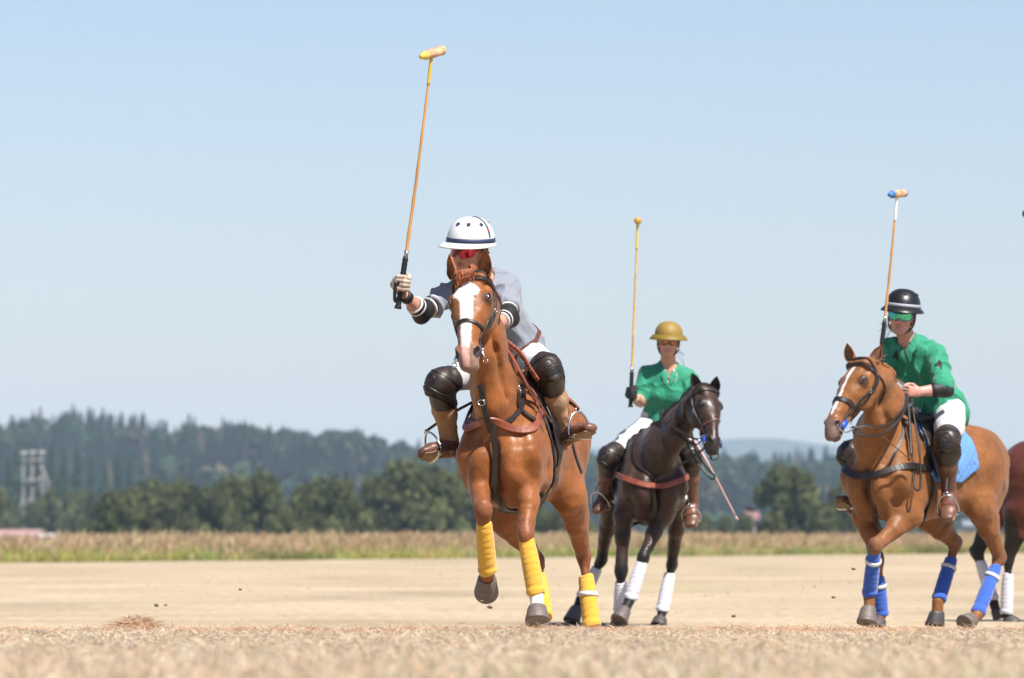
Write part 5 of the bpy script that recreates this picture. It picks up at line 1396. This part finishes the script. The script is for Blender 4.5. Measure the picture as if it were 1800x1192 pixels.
        if T.get('stripe'):
            t0, mt = T['stripe']; pts = []; nor = []
            for el in np.linspace(R(14), R(88), 14): p = shell(R(t0), el, .0015); pts.append(p); nor.append(nrm(shell(R(t0), el, .03) - p))
            mesh('helmet_stripe', *ribbon(pts, nor, .013, .0018), mt, he)
            p = shell(R(t0), R(30), .0035); mesh('stripe_mark', *ribbon([shell(R(t0), R(27), .0035), shell(R(t0), R(33), .0035)], [nor[2]] * 2, .014, .0015), mat('red_mark', (.6, .03, .02), .5), he)
        # harness
        for s in (-1, 1):
            pts = [HP(.086 * s, .005, .01), HP(.084 * s, .012, -.045), HP(.060 * s, .035, -.095), HP(.0, .062, -.128)]
            mesh('chin_strap', *ribbon(catmull(pts, 7), [hl * s if i < 14 else nrm(hl * s * .4 - hu) for i in range(22)], .016, .004), black_m, he)
            pts = [HP(.086 * s, -.06, .0), HP(.082 * s, -.02, -.055), HP(.060 * s, .035, -.095)]
            mesh('chin_strap', *ribbon(catmull(pts, 7), [hl * s] * 15, .014, .004), black_m, he)
            m = Solid(); m.ell(HP(.084 * s, -.02, .012), A(.010, .040, .022), HM); v, q = m.build(.005); mesh('ear_pad', v, q, black_m, he)
    # ---------------- goggles
    if S.get('goggles'):
        lm = S['goggles']; nu, nv = 29, 7; V = []
        for e in (0, -.003):
            for i in range(nu):
                a = R(-64 + 128 * i / (nu - 1)); nose = math.exp(-(math.degrees(a) / 9) ** 2)
                for j in range(nv):
                    t = j / (nv - 1); top, bot = .030, -.022 - .010 * (1 - abs(a) / 1.2) + .020 * nose
                    if abs(math.degrees(a)) > 50: f_ = (64 - abs(math.degrees(a))) / 14; top *= .45 + .55 * f_; bot *= .3 + .7 * f_
                    z = bot + (top - bot) * t
                    V.append(HP(.086 * math.sin(a) + e * math.sin(a), .026 + (.088 - abs(z) * .1) * math.cos(a) + e * math.cos(a), z + .002))
        F = grid_faces(nu, nv); b0 = nu * nv; F = [tuple(reversed(f)) for f in F] + [tuple(b0 + q for q in f) for f in F]
        gg = mesh('goggles', V, F, lm, root)
        for row in (0, nv - 1):
            pts = [V[i * nv + row] for i in range(nu)]; mesh('goggle_frame', *tube(pts, .0032, 6), S.get('frame_mat', black_m), gg)
        for s in (-1, 1): mesh('goggle_frame', *tube([HP(.078 * s, .064, .012), HP(.083 * s, .03, .010), HP(.082 * s, -.02, .0)], .005, 6), S.get('frame_mat', black_m), gg)
    # ---------------- gloves
    for s in ('R', 'L'):
        gm_ = S.get('glove_' + s)
        if gm_:
            g = J['G' + s]; so = Solid(); fist(so, J['W' + s], g[0], g[1], g[2], s == 'R', 1.0, .0022)
            V, Q = so.build(.0036, smooth=1); gl = mesh('glove', V, Q, gm_, root)
            ax = nrm(J['W' + s] - J['E' + s]); c = J['W' + s] + ax * .0
            mesh('glove_cuff', *tube([c - ax * .022, c - ax * .018, c + ax * .016, c + ax * .02], [.030, .036, .036, .031], 18), S.get('cuff_mat', black_m), gl)
    # ---------------- elbow guards
    for s in S.get('elbow', ()):
        E, Wr, Sh = J['E' + s], J['W' + s], J['S' + s]; so = Solid()
        so.cone(E + (Sh - E) * .10, E, .051, .053, .02); so.cone(E, E + (Wr - E) * .34, .054, .050, .02)
        eb = -nrm(nrm(Sh - E) + nrm(Wr - E)); so.ell(E + eb * .03, A(.04, .04, .04), None, .02)
        V, Q = so.build(.005, smooth=2); eg = mesh('elbow_guard', V, Q, S.get('elbow_mat', black_m), root)
        if S.get('elbow_stripes'):
            for p, d, rr in ((E + (Sh - E) * .36, Sh - E, .058), (E + (Sh - E) * .22, Sh - E, .0555), (E + (Wr - E) * .30, Wr - E, .053), (E + (Wr - E) * .46, Wr - E, .050)):
                d = nrm(d); mesh('guard_stripe', *tube([p - d * .006, p - d * .005, p + d * .005, p + d * .006], [rr - .004, rr, rr, rr - .004], 22), S['elbow_stripes'], eg)
            for p, d, rr in ((E + (Sh - E) * .29, Sh - E, .0565), (E + (Wr - E) * .38, Wr - E, .049)):
                d = nrm(d); mesh('guard_band', *tube([p - d * .014, p - d * .013, p + d * .013, p + d * .014], [rr - .004, rr, rr, rr - .004], 22), black_m, eg)
    # ---------------- hair
    if S.get('hair'):
        hm, style = S['hair']; g = np.random.default_rng(3); m = MB()
        for i in range(110):
            s = g.choice((-1, 1)); 
            a = HP(s * g.uniform(.03, .075), g.uniform(-.085, -.02), g.uniform(-.03, .02)); sw = g.normal(size=3) * .012
            ln = style.get('len', .10) * g.uniform(.6, 1.1)
            tgt = HP(style.get('side', 0) + g.normal() * .012, -.085 + g.normal() * .012, -.03 - ln)
            m.add(*tube(catmull([a, HP(s * .045, -.095, -.05) + sw, tgt], 5), [.0045] * 7 + [.004, .003, .002, .001], 5, caps=False))
        for i in range(style.get('loose', 8)):
            a = HP(style.get('lside', -1) * .06, -.02, -.06); e = a + hl * style.get('lside', -1) * g.uniform(.03, .10) + hu * g.uniform(-.16, .0) - hf * .05
            m.add(*tube(catmull([a, (a + e) / 2 + g.normal(size=3) * .012, e], 5), .0012, 4, caps=False))
        m.build('hair', hm, root)
    return dict(root=root, J=J, sb=sb, shirt=shirt, HP=HP, lf=lf, ft=ft, up=up, chs=chs)

def decal_text(txt, body, Pc, right, upv, outw, size, m, parent, name='number'):
    """printed characters laid on the cloth"""
    cu = bpy.data.curves.new('t', 'FONT'); cu.body = txt; cu.size = 1; cu.align_x = 'CENTER'; cu.align_y = 'CENTER'; cu.resolution_u = 3; cu.offset = .02
    to = bpy.data.objects.new('t', cu); C.objects.link(to); dg = bpy.context.evaluated_depsgraph_get(); me = bpy.data.meshes.new_from_object(to.evaluated_get(dg))
    import bmesh
    bm = bmesh.new(); bm.from_mesh(me); bmesh.ops.triangulate(bm, faces=bm.faces[:])
    for _ in range(3): bmesh.ops.subdivide_edges(bm, edges=[e for e in bm.edges if e.calc_length() > .06], cuts=1); bmesh.ops.triangulate(bm, faces=bm.faces[:])
    V = []
    for v in bm.verts:
        p = Pc + right * v.co.x * size + upv * v.co.y * size + outw * .12
        l_, n_, _, _ = body.ray_cast(Vector(p), Vector(-outw))
        V.append(np.array(l_) + np.array(n_) * .0025 if l_ is not None else p - outw * .12)
    F = [tuple(v.index for v in f.verts) for f in bm.faces]; bm.free(); bpy.data.objects.remove(to)
    return mesh(name, V, F, m, parent, smooth=False)

def stirrup(h, ps, s, sd, start, lm=leather_dk):
    """iron round the ball of the foot, leather up to the saddle"""
    J = ps['J']; bn, fd, ball, sw = J['bn_' + s], J['fd_' + s], J['ball_' + s], J['sw_' + s]
    c = ball + bn * .060 - fd * .025; w = .068; up_ = -bn; m = MB()
    pts = [c - sw * w, c - sw * w * 1.02 + up_ * .03, c - sw * w * .92 + up_ * .07, c - sw * w * .55 + up_ * .115, c + up_ * .135, c + sw * w * .55 + up_ * .115, c + sw * w * .92 + up_ * .07, c + sw * w * 1.02 + up_ * .03, c + sw * w]
    m.add(*tube(catmull(pts, 4), .0062, 8, hint=tuple(fd))); m.add(*tube([c - sw * w + bn * .012, c + sw * w + bn * .012], [(.024, .005), (.024, .005)], 10, hint=tuple(fd))); m.add(*torus(c + up_ * .145, sw, bn, .016, .010, .004, 16, 6))
    st = m.build('stirrup', steel, sd)
    top = c + up_ * .145; mid = (top + start) / 2 + h['fr'].L * (.02 if s == 'L' else -.02)
    cp = catmull([start, mid, top], 8); n = [h['fr'].L * (1 if s == 'L' else -1)] * len(cp)
    mesh('stirrup_leather', *ribbon(cp, n, .030, .006), lm, sd)

def mallet(grip, top, headc, head_dir, wrap_c, tip_c, label, wrap_len=.17, head_len=.235, bend=.012, below=.03, head_c=(.60, .36, .17), wrapm='tape', shaft_c=None):
    grip = np.asarray(grip); ax = nrm(headc - grip); L_ = np.linalg.norm(headc - grip); sidev = perp(ax, head_dir)
    root = empty('polo_mallet', grip, label, 'polo mallet')
    sh = shaft_c or bone_m
    def at(d): t = d / L_; return grip + ax * d + sidev * bend * 4 * t * (1 - t)
    a = np.linspace(.0, L_ - .01, 30); rad = list(np.interp(a, [0, .3, L_], [.0095, .0088, .0062]))
    for k in range(3, 28, 4): rad[k] *= 1.22
    mesh('shaft', *tube([at(x) for x in a], rad, 10), sh, root)
    gt = np.linalg.norm(top - grip)
    b = np.linspace(-below - .06, gt, 26); rg = [.0145 + .0018 * (i % 2) for i in range(26)]; rg[0] = .02; rg[1] = .019; rg[-1] = .011
    gr = mesh('grip', *tube([at(x) for x in b], rg, 12), leather_bk, root)
    lp = [at(-below), at(-below) + sidev * -.04 + ax * -.02, at(.04) + sidev * -.055 - A(0, .02, 0), at(.02) + A(0, -.03, 0)]
    mesh('wrist_loop', *ribbon(catmull(lp, 6), [A(0, -1, 0)] * 19, .018, .003), leather_bk, gr)
    mesh('ferrule', *tube([at(gt), at(gt + .028)], .0115, 12), steel, root)
    wm = mat('shaft_tape_' + wrapm, wrap_c, .6, .4, 80, .15, 30)
    b = np.linspace(L_ - wrap_len, L_ - .012, 12); mesh('shaft_wrap', *tube([at(x) for x in b], [.0085 + .0007 * (i % 2) + .004 * max(0, (i - 9)) / 2 for i in range(12)], 10), wm, root)
    hd = nrm(head_dir); hl = head_len / 2
    hm_ = mat('mallet_wood', (.46, .27, .15), .7, .3, 40, .28, 20, stretch=(1, 1, 1), hue2=(.58, .38, .22))
    xs = [-hl, -hl + .004, -hl + .03, -hl + .048, 0, hl - .02, hl - .004, hl]; rs = [.006, .012, .020, .0255, .0265, .0262, .024, .014]
    ho = mesh('mallet_head', *tube([headc + hd * x for x in xs], rs, 18, hint=tuple(ax)), hm_, root)
    cm_ = mat('mallet_tip_' + wrapm, tip_c, .6, .3, 40, .25, 25)
    mesh('painted_end', *tube([headc + hd * x for x in (-hl - .001, -hl + .003, -hl + .03, -hl + .048)], [.0065, .0135, .0213, .0268], 18, hint=tuple(ax)), cm_, ho)
    mesh('painted_end', *tube([headc + hd * x for x in (hl - .020, hl - .005, hl + .001)], [.0270, .0255, .0145], 18, hint=tuple(ax)), cm_, ho)
    return root
def rein(h, pts, m, w=.016, name='rein', nor=None, n=8):
    cp = catmull(pts, n); nn = [nor if nor is not None else A(0.2, -.5, .8)] * len(cp)
    return mesh(name, *ribbon(cp, nn, w, .005), m, h['root'])
# ---- rider 1
def cloth_mat(name, c=None, rough=.75): return mat(name, rough=rough, attr=True, bump=.6, bscale=22, var=.05, vscale=6, sheen=.25)
F = f1.f; P = f1.pt
tan_glove = mat('tan_glove', (.50, .40, .31), .7, .4, 80, .25, 26)
white_trim = mat('white_trim', (.60, .57, .55), .7)
J1 = dict(pel=F(905, 620, -.36), chest=F(862, 532, -.14), neck=F(850, 492, -.08), head=F(825, 442, .05),
    SR=F(800, 513, -.02), SL=F(890, 508, -.14), ER=F(742, 548, .20), WR=F(714, 522, .37), EL=F(893, 556, .06), WL=F(868, 574, .27),
    HR=F(882, 632, -.36), HL=F(925, 630, -.36), KR=F(775, 674, -.03), KL=F(962, 648, -.03), AR=F(789, 778, -.22), AL=F(990, 758, -.24), TR=F(730, 787, -.06), TL=F(1042, 738, -.04))
gd1 = F(759, 92, .38) - F(703, 518, .42)
J1['GR'] = (F(706, 498, .42), gd1, A(.25, -1, .2)); J1['GL'] = (F(862, 578, .33), A(.3, -.2, 1), A(-.4, -1, 0))
J1['sole_R'] = A(.15, -.55, -1); J1['sole_L'] = A(.45, -.75, -.55)
def red_lens(name, cols, stops):
    m = bpy.data.materials.new(name); m.use_nodes = True; nt = m.node_tree; N = nt.nodes; L = nt.links; b = N['Principled BSDF']
    b.inputs['Metallic'].default_value = .85; b.inputs['Roughness'].default_value = .12; b.inputs['Coat Weight'].default_value = .6
    tc = N.new('ShaderNodeTexCoord'); no = N.new('ShaderNodeTexNoise'); no.inputs['Scale'].default_value = 16; no.inputs['Detail'].default_value = 1
    L.new(tc.outputs['Object'], no.inputs[0]); r = N.new('ShaderNodeValToRGB'); e = r.color_ramp.elements
    while len(e) < len(cols): e.new(.5)
    for q, p, c in zip(e, stops, cols): q.position = p; q.color = (*c, 1)
    L.new(no.outputs['Fac'], r.inputs[0]); L.new(r.outputs[0], b.inputs['Base Color']); return m
navy = mat('navy_band', (.018, .03, .085), .6)
R1 = build_person(dict(J=J1, h=.0055, label='person in a grey blue shirt and white helmet riding the galloping horse with yellow wraps',
    hf=A(-.62, -1, -.12), hu=A(.08, -.05, 1), skin_col=(.50, .25, .17), shirt=(.205, .225, .27), shirt_mat=cloth_mat('grey_blue_shirt'), sleeve=.62, collar=False, fold=.034, hem=False, belt=True,
    chap_mat=suede, guard=.94, glove_R=tan_glove, glove_L=tan_glove, elbow=('R', 'L'), elbow_stripes=white_trim,
    goggles=red_lens('red_mirror_lens', [(.03, .0, .01), (.26, .005, .015), (.45, .015, .05), (.55, .10, .015)], [.3, .42, .58, .75]), frame_mat=mat('red_frame', (.5, .02, .05), .4),
    hair=(mat('blond_hair', (.42, .27, .12), .5, .6, 60, .3, 30, stretch=(1, 1, .3)), dict(len=.07, side=.05, loose=4, lside=-1)),
    helmet=dict(mat=mat('white_helmet', (.70, .70, .69), .35, coat=.3), r=(.126, .146, .142), z=.046, brim=(.007, .068, .006), back=.001, band=(.006, .030, navy), vents=(-10, 28, 69, 150, -100), vent_mat=navy, stripe=(88, navy))))
mallet(F(704, 512, .42), F(713, 450, .415), F(759, 94, .38), W(788, 84, 30.5) - W(731, 101, 30.25), (.66, .42, .03), (.66, .48, .08), 'polo mallet with yellow ends held high above the foremost rider', wrap_len=.17, head_len=.215, below=.035, wrapm='yellow')
for s, st in (('R', P(-.22, -.20, 1.38)), ('L', P(-.22, .20, 1.38))): stirrup(H1, R1, s, sd1, st)
# reins and running straps of horse 1
wl = J1['GL'][0]; Hh = H1['H']
rein(H1, [Hh(.45, -.06, -.06), Hh(.40, -.05, -.14), P(.42, -.12, 1.72), P(.30, -.06, 1.74), wl + A(-.03, .1, -.02)], leather_dk, .014)
rein(H1, [wl, F(895, 610, .25), F(925, 640, .2), F(915, 660, .2), F(895, 620, .25), wl], leather_br, .018)
rein(H1, [F(874, 580, .40), F(900, 630, .34), F(930, 690, .22), F(948, 720, .12)], leather_rd, .022)
rein(H1, [F(884, 600, .32), F(912, 650, .30), F(938, 700, .22), F(942, 712, .2)], leather_rd, .026)
rein(H1, [F(905, 655, .30), F(930, 680, .25), F(955, 720, .2), F(968, 742, .16)], leather_br, .014)
rein(H1, [F(888, 622, .34), F(893, 660, .3), F(899, 688, .28)], leather_dk, .016)
def braid(h, pts, r, m, name='braided_rein'):
    cp = catmull(pts, 12); mb_ = MB(); n = len(cp)
    for k in range(3):
        q = []
        for i, p in enumerate(cp):
            t = nrm(cp[min(i + 1, n - 1)] - cp[max(i - 1, 0)]); u = perp(t, A(0, -1, .3)); v = np.cross(t, u); a = i * .9 + k * 2.094
            q.append(p + (u * math.cos(a) + v * math.sin(a)) * r)
        mb_.add(*tube(q, r * .95, 6))
    return mb_.build(name, m, h['root'])
braid(H1, [F(868, 570, .45), F(885, 595, .36), F(912, 618, .28), F(930, 645, .22), F(945, 668, .18)], .007, leather_rd)
# hand of hair-thin girth end hanging behind the left boot
rein(H1, [F(1006, 782, -.12), F(1013, 808, -.16), F(1022, 832, -.2)], leather_bk, .03, name='girth_strap_end')

# ---- rider 2
F = f2.f; P = f2.pt
green = (.003, .235, .125)
def side_panels(V, l, f, u, J):
    m = (np.abs(l) > .112) & (u < .03) & (u > -.22)
    for s in ('R', 'L'):
        ab = J['E' + s] - J['S' + s]; t = np.clip(((V - J['S' + s]) @ ab) / (ab @ ab), 0, 1); d = np.linalg.norm(V - J['S' + s] - t[:, None] * ab, axis=1)
        m &= ~((d < .115) & (t > .2))
    return (.72, .70, .74), m.astype(float)
def neck_trim(V, l, f, u, J):
    d = np.linalg.norm(V - (J['neck'] + np.cross(nrm(J['SL'] - J['SR']), nrm(J['chest'] - J['pel'])) * .075 - A(0, 0, .045)), axis=1)
    return (.72, .50, .50), np.clip((.062 - d) / .006, 0, 1)
J2 = dict(pel=F(1160, 752, -.36), chest=F(1170, 688, -.28), neck=F(1175, 645, -.24), head=F(1175, 600, -.18),
    SR=F(1136, 660, -.26), SL=F(1211, 663, -.26), ER=F(1126, 706, -.22), WR=F(1117, 700, .0), EL=F(1222, 712, -.16), WL=F(1200, 730, .06),
    HR=F(1136, 752, -.30), HL=F(1182, 754, -.30), KR=F(1071, 803, -.02), KL=F(1213, 800, -.02), AR=F(1062, 866, -.26), AL=F(1216, 880, -.22), TR=F(1044, 894, -.10), TL=F(1212, 922, -.06))
J2['GR'] = (F(1110, 691, .06), F(1122, 388, .02) - F(1110, 691, .06), A(-.05, -1, .1)); J2['GL'] = (F(1194, 733, .12), A(.2, 0, 1), A(-.3, -1, 0))
J2['sole_R'] = A(-.1, -.3, -1); J2['sole_L'] = A(0, -.3, -1)
black_glove = mat('black_glove', (.014, .014, .017), .7, .4, 80, .2, 26)
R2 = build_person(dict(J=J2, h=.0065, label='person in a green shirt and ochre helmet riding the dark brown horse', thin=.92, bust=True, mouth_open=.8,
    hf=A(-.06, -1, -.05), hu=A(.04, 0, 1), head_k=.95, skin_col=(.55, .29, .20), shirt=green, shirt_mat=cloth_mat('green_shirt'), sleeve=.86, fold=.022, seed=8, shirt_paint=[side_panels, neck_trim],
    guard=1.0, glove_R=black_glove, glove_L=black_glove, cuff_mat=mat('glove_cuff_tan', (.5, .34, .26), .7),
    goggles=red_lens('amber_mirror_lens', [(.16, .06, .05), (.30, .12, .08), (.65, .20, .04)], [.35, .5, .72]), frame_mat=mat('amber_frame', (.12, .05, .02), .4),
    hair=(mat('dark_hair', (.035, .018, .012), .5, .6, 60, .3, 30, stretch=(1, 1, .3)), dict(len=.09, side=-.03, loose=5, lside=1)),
    helmet=dict(mat=mat('flare_tinted_helmet', (.27, .17, .03), .6, 0, 90, .06, 10), brim_mat=mat('flare_tinted_brim', (.19, .12, .005), .6), r=(.106, .128, .106), z=.046, brim=(.036, .042, .024), dip=.4)))  # yellow tint of the lens flare painted into shell and brim colour
mallet(F(1109, 697, .06), F(1111, 652, .055), F(1121, 388, .02), W(1128, 394, 41) - W(1118, 383, 42.6), (.62, .46, .03), (.50, .30, .04), 'polo mallet with flare-yellowed top held upright by the rider of the dark brown horse', wrap_len=.22, head_len=.19, below=.02, wrapm='ochre', shaft_c=mat('flare_tinted_cane', (.60, .36, .09), .45, .1, 60, .22, 18))  # shaft, tape and end colours carry the lens flare's yellow tint
for s, st in (('R', P(-.22, -.20, 1.32)), ('L', P(-.22, .20, 1.32))): stirrup(H2, R2, s, sd2, st)
wl = J2['GL'][0]; Hh = H2['H']
for a, b_ in ((0, 0), (.02, 10)):
    rein(H2, [Hh(.45, -.075, -.05), F(1222, 772 + b_, .82), F(1195, 758 + b_, .66), F(1166, 738 + b_, .44), F(1162, 722 + b_, .30), F(1176, 720, .2), wl], leather_dk, .020, nor=A(-.3, -.6, .7))
rein(H2, [Hh(.47, -.07, -.07), F(1236, 790, .9), F(1200, 815, .72), F(1165, 838, .56), F(1152, 846, .48)], leather_dk, .022, nor=A(-.3, -.8, .5), name='draw_rein')
rein(H2, [Hh(.47, .02, -.11), F(1250, 808, .9), F(1262, 806, .86), F(1262, 795, .84)], leather_dk, .014, name='rein_loop')
rein(H2, [F(1216, 760, .74), F(1222, 790, .7), F(1242, 822, .66), F(1256, 836, .62), F(1254, 842, .6), F(1246, 838, .55), F(1224, 812, .5), F(1206, 775, .45)], leather_bk, .014, name='rein_loop', nor=A(0, -1, .2))
strap('rein_snap', [F(1118, 780, .20), F(1120, 815, .28), F(1143, 836, .38), F(1156, 840, .44)], .018, .005, H2['bvh'], leather_dk, bp2, off=.010)
# thin pink riding whip held in the left hand
def whip():
    a = J2['GL'][0]; b_ = F(1293, 908, .28); r_ = empty('riding_whip', a, 'thin pinkish riding whip hanging down to the right of the dark brown horse', 'riding whip')
    pm = mat('pink_whip', (.55, .33, .31), .5); mid = F(1243, 812, .34)
    mesh('whip_shaft', *tube(catmull([a, mid, b_], 8), [.009] * 9 + [.0075] * 8, 8), pm, r_)
    mesh('handle', *tube([a + (a - mid) * .25, a, a + (mid - a) * .3], [.010, .011, .009], 10), leather_bk, r_); mesh('whip_tip', *tube([b_, b_ + nrm(b_ - mid) * .03], [.009, .012], 8), pm, r_)
whip()
# curved seam piping on the chest
0 and strap('piping', [F(1150, 676, 0), F(1140, 690, 0), F(1141, 704, 0), F(1150, 713, 0), F(1160, 717, 0)], .004, .0012, R2['sb'], white_trim, R2['shirt'], off=.001)
0 and strap('chest_print', [F(1142, 650, .1), F(1138, 656, .1), F(1144, 660, .1), F(1140, 666, .1)], .012, .001, R2['sb'], mat('dark_green_print', (.004, .05, .03), .7), R2['shirt'], off=.001)

# ---- rider 3
F = f3.f; P = f3.pt
J3 = dict(pel=F(1652, 716, -.38), chest=F(1612, 640, -.26), neck=F(1598, 602, -.16), head=F(1585, 556, -.06),
    SR=F(1564, 612, -.16), SL=F(1646, 622, -.22), ER=F(1550, 668, -.06), WR=F(1547, 650, .12), EL=F(1660, 684, -.10), WL=F(1612, 689, .06),
    HR=F(1638, 728, -.38), HL=F(1672, 728, -.38), KR=P(.02, -.36, 1.22), KL=F(1665, 775, .02), AR=P(-.14, -.42, .88), AL=F(1668, 866, -.12), TR=F(1474, 866, .08), TL=F(1663, 906, .10))
J3['GR'] = (F(1547, 636, .18), F(1577, 342, .10) - F(1546, 636, .18), A(-.4, -1, .1)); J3['GL'] = (F(1599, 688, .12), A(.1, -.1, 1), A(-1, -.5, -.1))
J3['sole_R'] = A(-.1, -.2, -1); J3['sole_L'] = A(0, -.35, -1)
R3 = build_person(dict(J=J3, h=.006, label='person in a green shirt with number 4, black helmet and teal goggles on horseback', mouth_open=1,
    hf=A(-.20, -1, -.05), hu=A(.10, -.05, 1), head_k=1.0, skin_col=(.55, .28, .22), shirt=green, shirt_mat=MATS['green_shirt'], sleeve=.92, sleeve_w=1.08, fold=.026, seed=17, shirt_paint=[lambda V, l, f, u, J: (side_panels(V, l, f, u, J)[0], side_panels(V, l, f, u, J)[1] * ((u < -.10) | (l < 0)))], bust=True, hem_k=1.6, thin=1.04,
    guard=1.05, glove_R=black_glove, elbow=('L', 'R'),
    goggles=red_lens('teal_mirror_lens', [(.01, .12, .35), (.01, .40, .45), (.10, .60, .25), (.02, .25, .55)], [.3, .45, .6, .75]), frame_mat=mat('blue_grey_frame', (.10, .2, .35), .4),
    hair=(MATS['dark_hair'], dict(len=.10, side=.0, loose=12, lside=-1)),
    helmet=dict(mat=mat('black_helmet', (.010, .010, .011), .36), brim_mat=MATS['black_helmet'], r=(.120, .142, .132), z=.052, brim=(.022, .048, .013), band=(.012, .034, mat('grey_band', (.32, .33, .38), .6)), vents=(-40, 15, 70, 110), vent_mat=black_m)))
mallet(F(1546, 640, .18), F(1551, 563, .15), F(1577, 341, .10), W(1592, 339, 37.45) - W(1564, 342, 37.25), (.8, .8, .82), (.03, .17, .45), 'polo mallet with blue ends and white shaft tape held upright beside the black helmet', wrap_len=.18, head_len=.235, below=.02, wrapm='white')
for s, st in (('R', P(-.20, -.22, 1.32)), ('L', P(-.20, .24, 1.32))): stirrup(H3, R3, s, sd3, st)
ink = mat('black_print', (.008, .012, .012), .7)
out = nrm(A(.35, -1, .1)); decal_text('4', R3['sb'], F(1652, 641, -.1), perp(out, A(1, 0, -.12)), perp(out, A(.05, 0, 1)), out, .095, ink, R3['shirt'])
out = nrm(A(-.2, -1, .15)); decal_text('4', R3['sb'], F(1571, 622, .0), perp(out, A(1, 0, .1)), perp(out, A(-.1, 0, 1)), out, .09, ink, R3['shirt'])
wl = J3['GL'][0]; Hh = H3['H']
rein(H3, [Hh(.48, .085, -.06), F(1530, 748, .80), F(1546, 752, .66), F(1572, 738, .44), F(1588, 715, .28), F(1596, 694, .16)], leather_dk, .022, nor=A(.2, -.6, .7))
rein(H3, [Hh(.50, .085, -.09), F(1528, 766, .80), F(1552, 762, .62), F(1580, 738, .42), F(1592, 715, .26), F(1598, 696, .15)], leather_dk, .020, nor=A(.2, -.6, .7))
rein(H3, [Hh(.47, -.08, -.06), F(1522, 690, .5), F(1556, 678, .3), F(1580, 684, .2), wl], leather_dk, .022, nor=A(.2, -.6, .7))
rein(H3, [Hh(.49, .08, -.08), F(1530, 752, .74), F(1560, 775, .58), F(1590, 800, .42), F(1608, 812, .34)], leather_br, .014, name='draw_rein')
rein(H3, [wl, F(1598, 735, .14), F(1601, 780, .18), F(1606, 845, .24), F(1612, 862, .26), F(1618, 850, .24), F(1616, 790, .2), F(1606, 730, .14), wl], leather_bk, .014, name='rein_end', nor=A(.2, -1, .2))
rein(H3, [F(1596, 700, .14), F(1600, 760, .2), F(1602, 800, .25)], leather_bk, .022, name='rein_end', nor=A(.2, -1, .2))
strap('neck_strap', [F(1590, 735, .1), F(1582, 775, .2), F(1568, 805, .35), F(1546, 830, .45)], .020, .006, H3['bvh'], leather_dk, bp3, off=.008)
mm_ = MB()

# ---- rider 4: outside the picture except for the tip of the mallet
F = f4.f; P = f4.pt
J4 = dict(pel=P(-.34, 0, 1.58), chest=P(-.26, 0, 1.92), neck=P(-.22, 0, 2.1), head=P(-.16, 0, 2.26), SR=P(-.24, -.19, 2.04), SL=P(-.24, .19, 2.04), ER=P(-.10, -.32, 1.86), WR=P(.06, -.34, 2.02), EL=P(-.12, .24, 1.78), WL=P(.06, .10, 1.68),
    HR=P(-.34, -.1, 1.54), HL=P(-.34, .1, 1.54), KR=P(.02, -.34, 1.28), KL=P(.02, .34, 1.28), AR=P(-.18, -.38, .90), AL=P(-.18, .38, .90), TR=P(.03, -.42, .84), TL=P(.03, .42, .84))
mt4 = W(1798, 375, 44.3); hd4 = nrm(A(-1, -.3, .15)); mh4 = mt4 - hd4 * .118
J4['GR'] = (P(.10, -.34, 2.06), mh4 - P(.10, -.34, 2.06), f4.F); J4['GL'] = (P(.11, .09, 1.68), A(0, 0, 1), f4.F)
R4 = build_person(dict(J=J4, h=.010, label='person on the reddish bay horse beyond the right edge', hf=f4.F, hu=A(0, 0, 1), shirt=(.27, .31, .40), shirt_mat=MATS['grey_blue_shirt'], glove_R=black_glove, glove_L=black_glove,
    helmet=dict(mat=MATS['white_helmet'])))
mallet(P(.10, -.34, 2.02), P(.10, -.34, 2.06) + nrm(mh4 - P(.10, -.34, 2.06)) * .2, mh4, hd4, (.03, .03, .035), (.02, .02, .025), 'polo mallet at the right edge with only its dark end in the picture', wrapm='dark')
for s in ('R', 'L'): stirrup(H4, R4, s, sd4, P(-.22, -.22 if s == 'R' else .22, 1.32))
# ------------------------------------------------------------------ haze
hz = bpy.data.materials.new('haze_air'); hz.use_nodes = True
nt = hz.node_tree; nt.nodes.clear(); o_ = nt.nodes.new('ShaderNodeOutputMaterial'); pv = nt.nodes.new('ShaderNodeVolumePrincipled')
pv.inputs['Color'].default_value = (.62, .80, 1.0, 1); pv.inputs['Density'].default_value = 0.000085; pv.inputs['Anisotropy'].default_value = -.1
nt.links.new(pv.outputs[0], o_.inputs['Volume'])
V, F_ = box((0, 4800, 95), np.eye(3), (3000, 4840, 101))
hb = mesh('haze', V, F_, hz, smooth=False); tag(hb, 'thin pale blue haze in the air over the field and hills', 'haze', kind='stuff')
